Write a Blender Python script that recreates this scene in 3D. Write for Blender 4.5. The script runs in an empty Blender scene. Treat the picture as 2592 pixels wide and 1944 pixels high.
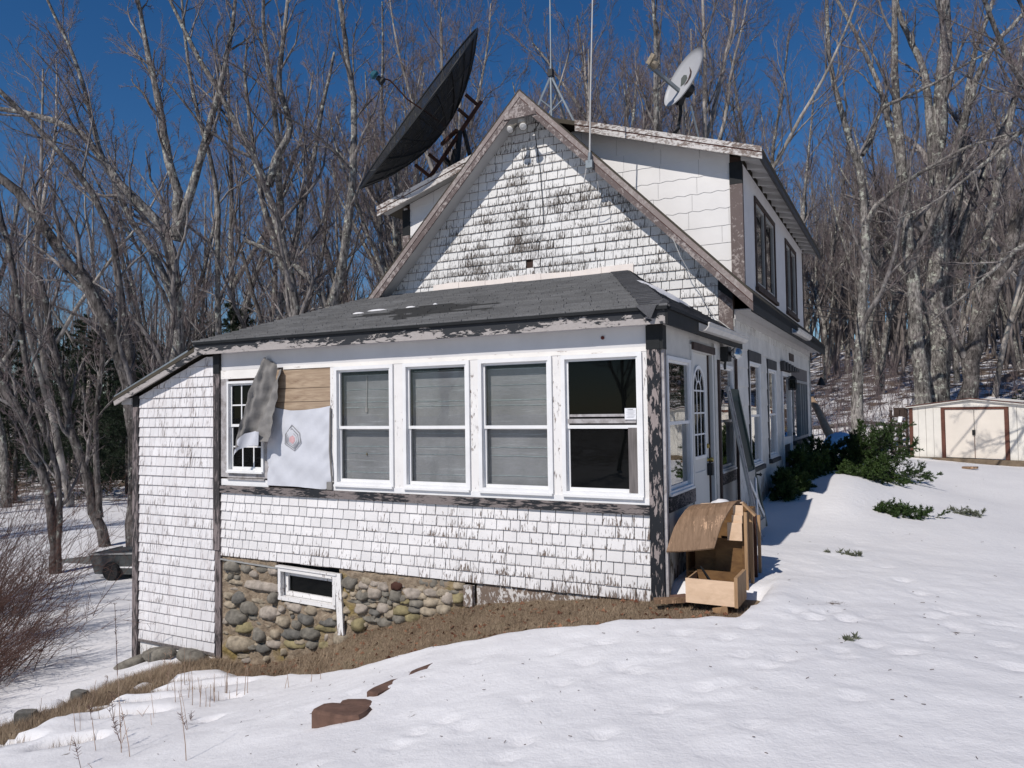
import bpy, math, random
import numpy as np
from mathutils import Vector, Matrix

# ------------------------------------------------------------------ camera, sky, sun, exposure
S = bpy.context.scene
COL = S.collection
random.seed(7)
RNG = np.random.default_rng(7)

cam_d = bpy.data.cameras.new("camera")
cam = bpy.data.objects.new("camera", cam_d)
COL.objects.link(cam)
S.camera = cam
CAM_POS = Vector((2.046, -6.968, 1.738))
_yaw, _pitch, _roll = -0.48146, 0.03517, -0.014089
_f = Vector((math.sin(_yaw) * math.cos(_pitch), math.cos(_yaw) * math.cos(_pitch), math.sin(_pitch)))
_r0 = Vector((math.cos(_yaw), -math.sin(_yaw), 0))
_u0 = _r0.cross(_f)
_r = _r0 * math.cos(_roll) + _u0 * math.sin(_roll)
_u = -_r0 * math.sin(_roll) + _u0 * math.cos(_roll)
_m = Matrix((_r, _u, -_f)).transposed().to_4x4()
_m.translation = CAM_POS
cam.matrix_world = _m
cam_d.sensor_width = 36.0
cam_d.lens = 1904.73 / 2592 * 36.0
cam_d.clip_start = 0.05
cam_d.clip_end = 2000

SUN_AZ, SUN_EL = math.radians(11.5), math.radians(44.5)      # light travels toward +x sin(az), +y cos(az)
world = bpy.data.worlds.new("World")
S.world = world
world.use_nodes = True
wn = world.node_tree
bg = wn.nodes["Background"]
sky = wn.nodes.new("ShaderNodeTexSky")
sky.sky_type = 'NISHITA'
sky.sun_disc = False
sky.sun_elevation = SUN_EL
sky.sun_rotation = math.radians(180) + SUN_AZ
sky.altitude = 200
sky.air_density = 1.0
sky.dust_density = 0.0
sky.ozone_density = 5.0
hs = wn.nodes.new('ShaderNodeHueSaturation')
hs.inputs['Saturation'].default_value = 1.25
hs.inputs['Hue'].default_value = 0.504
wn.links.new(sky.outputs[0], hs.inputs['Color'])
wn.links.new(hs.outputs[0], bg.inputs[0])
bg.inputs[1].default_value = 0.073

sun_d = bpy.data.lights.new("sun", 'SUN')
sun = bpy.data.objects.new("sun", sun_d)
COL.objects.link(sun)
sun_d.energy = 3.85
sun_d.angle = math.radians(0.53)
sun_d.color = (1.0, 0.945, 0.885)
_d = Vector((math.sin(SUN_AZ) * math.cos(SUN_EL), math.cos(SUN_AZ) * math.cos(SUN_EL), -math.sin(SUN_EL)))
sun.rotation_euler = _d.to_track_quat('-Z', 'Y').to_euler()

S.view_settings.view_transform = 'Standard'
S.view_settings.look = 'None'
S.view_settings.gamma = 1
S.view_settings.exposure = 0.0
S.cycles.max_bounces = 6
S.cycles.diffuse_bounces = 3
S.cycles.glossy_bounces = 3
S.cycles.transparent_max_bounces = 12
S.cycles.caustics_reflective = False
S.cycles.caustics_refractive = False

# ------------------------------------------------------------------ materials
class NT:
    def __init__(s, name):
        s.m = bpy.data.materials.new(name)
        s.m.use_nodes = True
        s.t = s.m.node_tree
        s.b = s.t.nodes["Principled BSDF"]
        s.out = s.t.nodes["Material Output"]
    def n(s, typ, ins=None, **props):
        nd = s.t.nodes.new("ShaderNode" + typ)
        for k, v in props.items():
            setattr(nd, k, v)
        for k, v in (ins or {}).items():
            s.put(nd.inputs[k], v)
        return nd
    def put(s, sock, v):
        if isinstance(v, bpy.types.NodeSocket):
            s.t.links.new(v, sock)
        elif isinstance(v, (tuple, list)) and len(v) == 3 and sock.type == 'RGBA':
            sock.default_value = (*v, 1)
        else:
            sock.default_value = v
    def set(s, **k):
        for a, v in k.items():
            s.put(s.b.inputs[a.replace('_', ' ')], v)
    def math(s, op, a, b=0.0, c=0.0, clamp=False):
        nd = s.n("Math", {0: a, 1: b, 2: c}, operation=op)
        nd.use_clamp = clamp
        return nd.outputs[0]
    def mix(s, f, a, b):
        nd = s.n("Mix", data_type='RGBA')
        s.put(nd.inputs[0], f); s.put(nd.inputs[6], a); s.put(nd.inputs[7], b)
        return nd.outputs[2]
    def pos(s, sc=(1, 1, 1)):
        g = s.n("NewGeometry")
        v = s.n("VectorMath", {0: g.outputs['Position'], 1: sc}, operation='MULTIPLY')
        return v.outputs[0]
    def obj(s, sc=(1, 1, 1)):
        g = s.n("TexCoord")
        v = s.n("VectorMath", {0: g.outputs['Object'], 1: sc}, operation='MULTIPLY')
        return v.outputs[0]
    def noise(s, vec, scale=1.0, detail=4, rough=.6, dist=0.0):
        return s.n("TexNoise", {'Vector': vec, 'Scale': scale, 'Detail': detail, 'Roughness': rough, 'Distortion': dist}).outputs[0]
    def rng(s, v, a, b, c=0.0, d=1.0):
        nd = s.n("MapRange", {0: v, 1: a, 2: b, 3: c, 4: d})
        return nd.outputs[0]
    def bump(s, h, strength=.3, dist=.01):
        nd = s.n("Bump", {'Height': h, 'Strength': strength, 'Distance': dist})
        s.put(s.b.inputs['Normal'], nd.outputs[0])
    def hsv(s, col, v):
        nd = s.n("HueSaturation", {'Color': col, 'Value': v})
        return nd.outputs[0]

def plain(name, col, rough=.75, var=.18, scale=6.0, metal=0.0, bump=.15, spec=.3, sc=(1, 1, 1)):
    t = NT(name)
    nz = t.noise(t.pos(sc), scale, 5, .6)
    v = t.rng(nz, .3, .7, 1 - var, 1 + var)
    t.set(Base_Color=t.hsv(col, v), Roughness=rough, Metallic=metal, Specular_IOR_Level=spec)
    if bump: t.bump(nz, bump, .01)
    return t.m

def peel(name, paint, wood, cover, course=None, sc=(9, 9, 2.2), lowscale=1.0, lowamt=.35, rough=.7, rnd=.0, zone=None, edge=.025, wood2=None, pvar=.06, bumpd=.004, dark=None):
    """paint that covers `cover` of the surface and flakes off elsewhere to show weathered wood"""
    t = NT(name)
    p = t.pos()
    n1 = t.noise(t.pos(sc), 3.0, 7, .68, .4)
    low = t.noise(p, lowscale, 2, .5)
    h = t.math('ADD', n1, t.math('MULTIPLY', t.math('SUBTRACT', low, .5), lowamt))
    if rnd:
        at = t.n("Attribute", attribute_name='rnd')
        h = t.math('ADD', h, t.math('MULTIPLY', t.math('SUBTRACT', at.outputs['Fac'], .5), rnd))
    if course:
        zz = t.n("SeparateXYZ", {0: p}).outputs[2]
        fr_ = t.math('FRACT', t.math('DIVIDE', t.math('SUBTRACT', zz, course[0]), course[1]))
        h = t.math('ADD', h, t.rng(fr_, 0, .7, course[2], -course[2] * .6))
    if zone:
        for (ax, c0, half, amt) in zone:
            sp = t.n("SeparateXYZ", {0: p}).outputs[ax]
            d = t.math('DIVIDE', t.math('ABSOLUTE', t.math('SUBTRACT', sp, c0)), half)
            h = t.math('ADD', h, t.rng(d, 0, 1, amt, 0))
    thr = .28 + .44 * cover
    mask = t.rng(h, thr - edge, thr + edge, 0, 1)         # 1 = bare wood
    grain = t.noise(t.pos((sc[0] * 3, sc[1] * 3, sc[2] * 1.2)), 4, 5, .6)
    w = t.mix(grain, wood, wood2 or tuple(c * .45 for c in wood))
    pcol = t.hsv(paint, t.rng(t.noise(p, 3.0, 3), .3, .7, 1 - pvar, 1 + pvar))
    if rnd:
        pcol = t.hsv(pcol, t.rng(at.outputs['Fac'], 0, 1, .93, 1.03))
    if course:      # unpainted butt edges, darkened to paint in each course's shadow line too
        ln = t.math('LESS_THAN', fr_, course[3] if len(course) > 3 else .05)
        pcol = t.mix(t.math('MULTIPLY', ln, .8), pcol, (.13, .08, .065))
    if dark:
        pcol = t.mix(t.rng(t.noise(t.pos((3, 3, .8)), 2.5, 5, .7), .5, .75, 0, dark[1]), pcol, dark[0])
    t.set(Base_Color=t.mix(mask, pcol, w), Roughness=rough, Specular_IOR_Level=.25)
    hh = t.math('SUBTRACT', t.math('MULTIPLY', grain, .35), mask)
    t.bump(hh, .6, bumpd)
    return t.m

MT = {}
MT['shingle'] = peel("shingle_paint", (.73, .71, .70), (.22, .17, .14), .86, (-.088, .116, .05, .032), (20, 20, 2.2), 1.1, .34, rnd=.10, edge=.03, zone=[(2, -.02, .25, .05), (0, -.6, 2.0, .085)])
MT['shingle_lean'] = peel("lean_to_shingle_paint", (.73, .71, .71), (.24, .19, .165), .79, (-1.36, .1335, .03, .035), (15, 15, 1.6), 1.6, .34, rnd=.08, edge=.07, dark=((.48, .43, .42), .7))
MT['shingle_gable'] = peel("gable_shingle_paint", (.73, .72, .70), (.12, .10, .085), .825, (2.62, .133, .05, .035), (28, 28, 2.0), 1.8, .40, rnd=.07, edge=.03, zone=[(0, -3.2, 2.2, .075), (2, 4.3, 1.3, .05)])
MT['asbestos'] = peel("siding_paint", (.64, .62, .585), (.27, .21, .165), .95, None, (6, 6, 1.6), .9, .34, rnd=.06, edge=.07, pvar=.12, zone=[(2, 2.98, .22, .10), (2, .35, .55, .20)])
MT['cheek'] = plain("cheek_siding_paint", (.74, .72, .70), .7, .05, 2.0, bump=.1)
MT['backing'] = plain("wall_backing", (.055, .035, .028), .9, .2)
MT['board_white'] = peel("white_board_paint", (.60, .59, .59), (.30, .24, .2), 1.0, None, (3, 3, 3), .8, .3, edge=.02, pvar=.05)
MT['board_side'] = peel("side_board_paint", (.55, .53, .495), (.20, .165, .125), .95, None, (5, 5, 2), .8, .35, edge=.06, pvar=.12, zone=[(2, .1, .6, .22)])
MT['soffit'] = plain("soffit_paint", (.50, .49, .48), .8, .06, 3)
MT['black_peel'] = peel("black_peeling_paint", (.014, .016, .02), (.36, .31, .295), .60, None, (9, 9, 2.4), 2.2, .5, edge=.012, wood2=(.20, .165, .155), bumpd=.006)
MT['sill_peel'] = peel("sill_peeling_paint", (.02, .022, .026), (.25, .215, .205), .47, None, (2.6, 7, 16), 2.2, .5, edge=.015, wood2=(.13, .11, .105), bumpd=.006)
MT['fascia_peel'] = peel("fascia_peeling_paint", (.03, .032, .036), (.44, .405, .385), .40, None, (2.6, 6, 9), 1.6, .6, edge=.012, wood2=(.30, .27, .255), bumpd=.006, zone=[(2, 2.66, .10, -.22)])
MT['lean_post'] = peel("lean_post_paint", (.04, .036, .036), (.24, .205, .20), .52, None, (9, 9, 1.6), .8, .6, edge=.05, wood2=(.2, .16, .155))
MT['black'] = plain("black_trim_and_shade", (.012, .013, .014), .6, .3, 8, spec=.25)  # black trim, also the painted shade on tops of posts and corner boards
MT['brown_trim'] = peel("brown_trim_paint", (.135, .105, .098), (.42, .38, .36), .62, None, (6, 6, 6), 1.2, .45, edge=.05, wood2=(.3, .25, .23), bumpd=.004)
MT['rake_front'] = peel("rake_front_paint", (.25, .205, .19), (.50, .465, .44), .60, None, (5, 5, 5), 1.0, .5, edge=.07, wood2=(.2, .15, .13), bumpd=.005)
MT['dormer_rake'] = peel("dormer_rake_paint", (.60, .57, .54), (.26, .20, .17), .62, None, (5, 5, 9), 1.2, .5, edge=.06, bumpd=.004)
MT['red_line'] = plain("old_red_edge", (.10, .03, .022), .8, .3)
MT['vinyl'] = plain("white_vinyl", (.76, .755, .75), .45, .06, 5, bump=0, spec=.45)
MT['mullion'] = peel("mullion_paint", (.75, .73, .71), (.27, .21, .18), .78, None, (14, 14, 3.5), 1.5, .45, edge=.02)
MT['headtrim'] = peel("head_trim_paint", (.78, .75, .71), (.38, .28, .24), .86, None, (2, 12, 12), 1.5, .3, edge=.03)
MT['graywood'] = peel("gray_weathered_wood", (.42, .40, .40), (.33, .30, .29), .6, None, (3, 12, 3), 1, .4, edge=.1)
MT['grayboard'] = plain("gray_barn_board", (.15, .135, .13), .85, .35, 4, sc=(8, 8, .8))
MT['darkgray'] = plain("dark_gray_trim", (.05, .05, .052), .7, .25)
MT['dkbrown'] = plain("dark_brown_trim", (.055, .038, .032), .75, .3)
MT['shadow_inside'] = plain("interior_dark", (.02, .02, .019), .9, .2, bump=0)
MT['door'] = plain("door_paint", (.62, .61, .58), .5, .03, 2, bump=0)
MT['flash'] = plain("pale_flashing", (.82, .74, .68), .6, .06, 4, bump=.3)
MT['gutter'] = plain("old_white_gutter", (.60, .58, .55), .55, .12, 5)
MT['brass'] = plain("brass", (.55, .40, .12), .3, .1, metal=1)
MT['galv'] = plain("galvanised_steel", (.24, .27, .29), .5, .15, metal=.4)
MT['whitepole'] = plain("white_pole", (.48, .47, .45), .5, .05)
MT['blackmetal'] = plain("black_metal", (.012, .013, .014), .55, .3, spec=.4)
MT['rust'] = plain("rusty_steel", (.055, .022, .014), .8, .4)
MT['teal'] = plain("teal_plastic", (.015, .10, .14), .5, .1)
MT['dishgray'] = plain("dish_gray", (.42, .42, .43), .45, .04, 4, bump=0)
MT['logo_gray'] = plain("logo_gray", (.10, .11, .10), .6, .05, bump=0)
MT['logo_dark'] = plain("logo_dark", (.06, .035, .03), .6, .05, bump=0)
MT['greendoor'] = plain("green_door_paint", (.035, .055, .048), .6, .15)
MT['greenpanel'] = plain("green_panel", (.022, .032, .028), .5, .2)
MT['palegray'] = plain("pale_gray_paint", (.31, .31, .30), .7, .1)
MT['boltrust'] = plain("rusty_bolt", (.09, .015, .012), .7, .1)

def roofing(name, col, wet=False):
    t = NT(name)
    p = t.pos()
    n = t.noise(p, 90, 3, .8)
    n2 = t.noise(p, 1.2, 4, .6)
    at = t.n("Attribute", attribute_name='rnd')
    c = t.hsv(col, t.math('MULTIPLY', t.rng(n, .3, .7, .7, 1.3), t.rng(at.outputs['Fac'], 0, 1, .86, 1.12)))
    c = t.hsv(c, t.rng(n2, .3, .7, .85, 1.12))
    if wet:
        # wet stains left by melting snow: long patches that follow the courses
        w = t.noise(t.pos((.75, 2.2, 2.2)), 1.0, 3, .5, .6)
        sp = t.n("SeparateXYZ", {0: p})
        dy = t.rng(t.math('ABSOLUTE', t.math('SUBTRACT', sp.outputs[1], .95)), 0, 1.3, .12, -.25)
        dx = t.rng(t.math('ABSOLUTE', t.math('SUBTRACT', sp.outputs[0], -3.3)), 0, 2.6, .14, -.22)
        m = t.rng(t.math('ADD', w, t.math('ADD', dy, dx)), .60, .63)
        c = t.mix(m, c, tuple(k * .38 for k in col))
    t.set(Base_Color=c, Roughness=.9, Specular_IOR_Level=.2)
    t.bump(n, .5, .004)
    return t.m
MT['porch_roofing'] = roofing("porch_roofing", (.185, .183, .183), True)
MT['hip_roofing'] = roofing("hip_roofing", (.085, .085, .09))
MT['main_roofing'] = roofing("main_roofing", (.07, .06, .045))

def snow_mat():
    t = NT("snow")
    p = t.pos()
    n1 = t.noise(p, 9, 5, .6)
    n2 = t.noise(p, 45, 4, .7)
    n3 = t.noise(t.pos((1, 1, 1)), .8, 4, .6)
    c = t.mix(t.rng(n3, .35, .7), (.76, .745, .745), (.70, .685, .69))
    # leaf litter and bark showing through the thin snow under the trees, beyond the open yard
    sp = t.n("SeparateXYZ", {0: p})
    dd = t.n("VectorMath", {0: p, 1: (2, -7, 0)}, operation='DISTANCE').outputs['Value']
    lit = t.noise(t.pos((1, 1, 1)), 1.1, 8, .72, .5)
    far = t.rng(dd, 27, 46, 0, .22)
    c = t.mix(t.rng(t.math('ADD', lit, far), .67, .71), c, (.13, .095, .07))
    t.set(Base_Color=c, Roughness=.65, Specular_IOR_Level=.3)
    hh = t.math('ADD', t.math('MULTIPLY', n1, .8), t.math('MULTIPLY', n2, .30))
    t.bump(hh, .8, .02)
    return t.m
MT['snow'] = snow_mat()
def earth_mat():
    t = NT("dead_grass_ground")
    p = t.pos()
    n1 = t.noise(p, 30, 6, .75)
    n2 = t.noise(p, 2.5, 4, .6)
    c = t.mix(t.rng(n1, .3, .7), (.15, .11, .075), (.33, .25, .17))
    c = t.mix(t.rng(n2, .5, .75), c, (.17, .145, .09))
    t.set(Base_Color=c, Roughness=1.0, Specular_IOR_Level=.1)
    t.bump(n1, 1.0, .02)
    return t.m
MT['earth'] = earth_mat()
def grass_mat(name, a, b):
    t = NT(name)
    at = t.n("Attribute", attribute_name='rnd')
    t.set(Base_Color=t.mix(at.outputs['Fac'], a, b), Roughness=.9, Specular_IOR_Level=.1)
    return t.m
MT['deadgrass'] = grass_mat("dead_grass", (.18, .125, .085), (.46, .36, .25))
MT['leaves'] = grass_mat("fallen_leaves", (.13, .05, .03), (.32, .17, .10))

def bark(name, a, b, lich=(.36, .38, .33), la=.58, sc=(10, 10, 2.5)):
    t = NT(name)
    n1 = t.noise(t.pos(sc), 1.2, 6, .7)
    n2 = t.noise(t.pos(), 5.0, 5, .7)
    n3 = t.noise(t.pos(), 1.3, 3, .6)
    c = t.mix(t.rng(n1, .38, .62), a, b)
    c = t.hsv(c, t.rng(n3, .35, .65, .5, 1.25))
    c = t.mix(t.rng(n2, la, la + .08), c, lich)
    t.set(Base_Color=c, Roughness=.95, Specular_IOR_Level=.1)
    t.bump(n1, .9, .03)
    return t.m
MT['bark'] = bark("gray_bark", (.060, .053, .050), (.34, .315, .29), (.46, .47, .40), .55, (14, 14, 4))
MT['bark_dark'] = bark("dark_bark", (.042, .037, .035), (.19, .17, .16), (.32, .33, .29), .58, (14, 14, 4))
MT['bark_pale'] = bark("pale_bark", (.28, .25, .22), (.46, .42, .38))
MT['branch'] = bark("branch_bark", (.105, .092, .09), (.31, .285, .27), (.38, .39, .37), .62)
MT['twig'] = plain("twig", (.165, .13, .132), .9, .3, 1.5, bump=0, spec=.1)
MT['farwood'] = plain("far_wood", (.20, .175, .165), .95, .4, .5, bump=0, spec=.05)
MT['bramble'] = plain("bramble", (.115, .065, .052), .9, .35, 3, bump=0)
MT['stalk'] = plain("dry_stalk", (.36, .25, .18), .9, .25, 8, bump=0)
def needle(name, a, b):
    t = NT(name)
    at = t.n("Attribute", attribute_name='rnd')
    t.set(Base_Color=t.mix(at.outputs['Fac'], a, b), Roughness=.6, Specular_IOR_Level=.3)
    return t.m
MT['yew'] = needle("yew_needles", (.014, .034, .008), (.065, .105, .024))
MT['sprig'] = needle("gray_sprig", (.06, .07, .045), (.16, .17, .12))
MT['litter'] = plain('litter', (.10, .06, .04), .9, .3, bump=0)
MT['spruce'] = needle("spruce_needles", (.010, .020, .010), (.030, .048, .022))

def ply(name, a, b, sc=(2, 14, 2), streak=True, rough=.7):
    t = NT(name)
    n1 = t.noise(t.obj(sc), 2.2, 6, .65, .8)
    n2 = t.noise(t.obj(), 5, 4, .7)
    c = t.mix(t.rng(n1, .35, .68), a, b)
    if streak:
        n3 = t.noise(t.obj((40, 4, 4)), 1.6, 5, .8, 1.0)
        c = t.mix(t.rng(t.math('ADD', t.math('MULTIPLY', n2, .5), t.math('MULTIPLY', n3, .5)), .56, .60), c, tuple(min(1, k * 2.0) for k in a))
        c = t.mix(t.rng(n2, .28, .38, .7, 0), c, tuple(k * .4 for k in b))
    t.set(Base_Color=c, Roughness=rough, Specular_IOR_Level=.25)
    t.bump(n1, .3, .003)
    return t.m
MT['ply_old'] = ply("weathered_plywood", (.25, .16, .10), (.14, .085, .05), (14, 2, 2))
MT['ply_brown'] = ply("stained_plywood", (.20, .11, .045), (.10, .05, .022), (2, 2, 6), False)
MT['ply_new'] = ply("pale_plywood", (.72, .52, .36), (.60, .42, .28), (3, 8, 8), False)
MT['pine'] = ply("pine_batten", (.42, .27, .15), (.27, .16, .085), (8, 8, 1), False)
MT['pine_board'] = ply("bare_pine_board", (.44, .335, .235), (.24, .165, .11), (1.2, 6, 12), False)
MT['tan_log'] = ply("barkless_log", (.42, .30, .20), (.28, .19, .12), (6, 6, 2), False)
MT['wrap'] = plain("housewrap", (.56, .57, .61), .6, .05, 5, bump=.5)
MT['wrap_back'] = plain("housewrap_back", (.20, .19, .18), .75, .2, 9, bump=.6)
MT['ink_gray'] = plain("faded_gray_ink", (.24, .24, .25), .7, .2, 20, bump=0)
MT['ink_pale'] = plain("faded_pale_ink", (.42, .42, .44), .7, .2, 20, bump=0)
MT['ink_pink'] = plain("faded_pink_ink", (.58, .36, .37), .7, .15, 30, bump=0)
MT['paper'] = plain("paper_label", (.76, .76, .78), .6, .02, bump=0)
MT['skirt'] = peel('skirt_paint', (.60, .57, .54), (.24, .18, .14), .45, None, (9, 9, 5), 2.0, .5, edge=.03)
MT['shedwall'] = peel("cream_shed_paint", (.74, .71, .65), (.40, .35, .30), .99, None, (2, 2, 1), .8, .3, edge=.06, pvar=.06)
MT['shedtrim'] = plain("brown_shed_trim", (.12, .05, .035), .6, .25)
MT['sheddoor'] = plain("peach_shed_door", (.74, .68, .60), .5, .05, 2, bump=.05)
MT['timber'] = plain("shed_sill_timber", (.17, .13, .09), .9, .3)
MT['tarpblue'] = plain("faded_blue_tarp", (.05, .085, .12), .6, .3)
MT['tarpcyan'] = plain("bright_blue_tarp", (.22, .46, .72), .5, .2)
MT['yellow'] = plain("yellow_plastic", (.60, .52, .03), .5, .1)
MT['cart'] = plain("gray_cart_metal", (.07, .075, .075), .6, .3)
MT['tyre'] = plain("rubber", (.015, .015, .016), .85, .2)
MT['redstone'] = plain("reddish_stone", (.13, .075, .055), .9, .35, 9, bump=.6)
MT['stone_gray'] = plain("gray_stone", (.165, .15, .125), .95, .45, 13, bump=1.0)
MT['stone_tan'] = plain("tan_stone", (.30, .25, .185), .95, .4, 14, bump=1.0)
MT['stone_dark'] = plain("dark_stone", (.125, .118, .105), .9, .4, 14, bump=.9)
MT['stone_yellow'] = plain("lichen_stone", (.22, .185, .10), .95, .5, 9, bump=1.0)
MT['stone_pink'] = plain("pale_stone", (.32, .275, .23), .95, .4, 13, bump=1.0)
def mortar():
    t = NT("lime_mortar")
    p = t.pos()
    n1 = t.noise(p, 14, 6, .7); n2 = t.noise(p, 2.0, 3, .5)
    c = t.mix(t.rng(n1, .3, .7), (.20, .15, .105), (.40, .32, .235))
    c = t.mix(t.rng(n2, .56, .66, 0, .7), c, (.30, .22, .06))
    t.set(Base_Color=c, Roughness=1.0, Specular_IOR_Level=.1)
    t.bump(n1, 1.0, .05)
    return t.m
MT['mortar'] = mortar()

def glass_mat(name, tint=(1, 1, 1), body=.0, bodycol=(.02, .025, .02), wob=.03, refl=1.1):
    t = NT(name)
    t.t.nodes.remove(t.b)
    bf = t.n("NewGeometry").outputs['Backfacing']
    fr = t.n("Fresnel", {'IOR': t.math('ADD', 1.55, t.math('MULTIPLY', bf, 1 / 1.55 - 1.55))})
    nz = t.noise(t.pos(), 1.6, 2, .5)
    bp = t.n("Bump", {'Height': nz, 'Strength': wob, 'Distance': .05})
    gl = t.n("BsdfGlossy", {'Color': (.95, .95, .95, 1), 'Roughness': .015, 'Normal': bp.outputs[0]})
    tr = t.n("BsdfTransparent", {'Color': (*[c * .85 for c in tint], 1)})
    df = t.n("BsdfDiffuse", {'Color': (*bodycol, 1)})
    m0 = t.n("MixShader", {0: body, 1: tr.outputs[0], 2: df.outputs[0]})
    f2 = t.math('MULTIPLY', fr.outputs[0], refl, clamp=True)
    m1 = t.n("MixShader", {0: f2, 1: m0.outputs[0], 2: gl.outputs[0]})
    t.t.links.new(m1.outputs[0], t.out.inputs[0])
    return t.m
MT['glass'] = glass_mat("window_glass", body=.04, bodycol=(.25, .28, .25))
MT['glass_dark'] = glass_mat("dark_window_glass", (.25, .28, .25), .35, (.008, .009, .009), refl=.3)
MT['glass_film'] = glass_mat('filmed_window_glass', body=.03, bodycol=(.3, .32, .32), refl=.45)
MT['glass_side'] = glass_mat("side_window_glass", (.7, .72, .7), .1, (.03, .035, .03), wob=.05, refl=1.7)
def film_mat():
    t = NT("plastic_film")
    p = t.pos()
    n1 = t.noise(t.pos((1.2, 1, 26)), 1.0, 6, .75)
    n2 = t.noise(p, 2.2, 3, .6)
    n3 = t.noise(t.pos((30, 30, 30)), 1.2, 4, .8)
    c = t.mix(t.rng(n1, .56, .78), (.36, .37, .375), (.70, .76, .76))
    c = t.hsv(c, t.rng(n2, .3, .7, .82, 1.22))
    c = t.hsv(c, t.rng(n3, .3, .7, .92, 1.08))
    t.set(Base_Color=c, Roughness=.35, Specular_IOR_Level=.35)
    t.bump(n1, .25, .01)
    return t.m
MT['film'] = film_mat()
MT['crease'] = plain("film_crease", (.50, .60, .60), .4, .3, 30, bump=0)
def netting():
    t = NT("dish_mesh")
    tr = t.n("BsdfTransparent")
    m = t.n("MixShader", {0: .84, 1: tr.outputs[0], 2: t.b.outputs[0]})
    t.set(Base_Color=(.012, .013, .014, 1), Roughness=.6, Specular_IOR_Level=.2)
    t.t.links.new(m.outputs[0], t.out.inputs[0])
    return t.m
MT['netting'] = netting()
def bulb():
    t = NT("clear_lamp_glass")
    t.set(Base_Color=(.55, .56, .55, 1), Roughness=.08, Metallic=.85)
    return t.m
MT['bulb'] = bulb()
MT['mirror'] = bulb()

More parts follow.
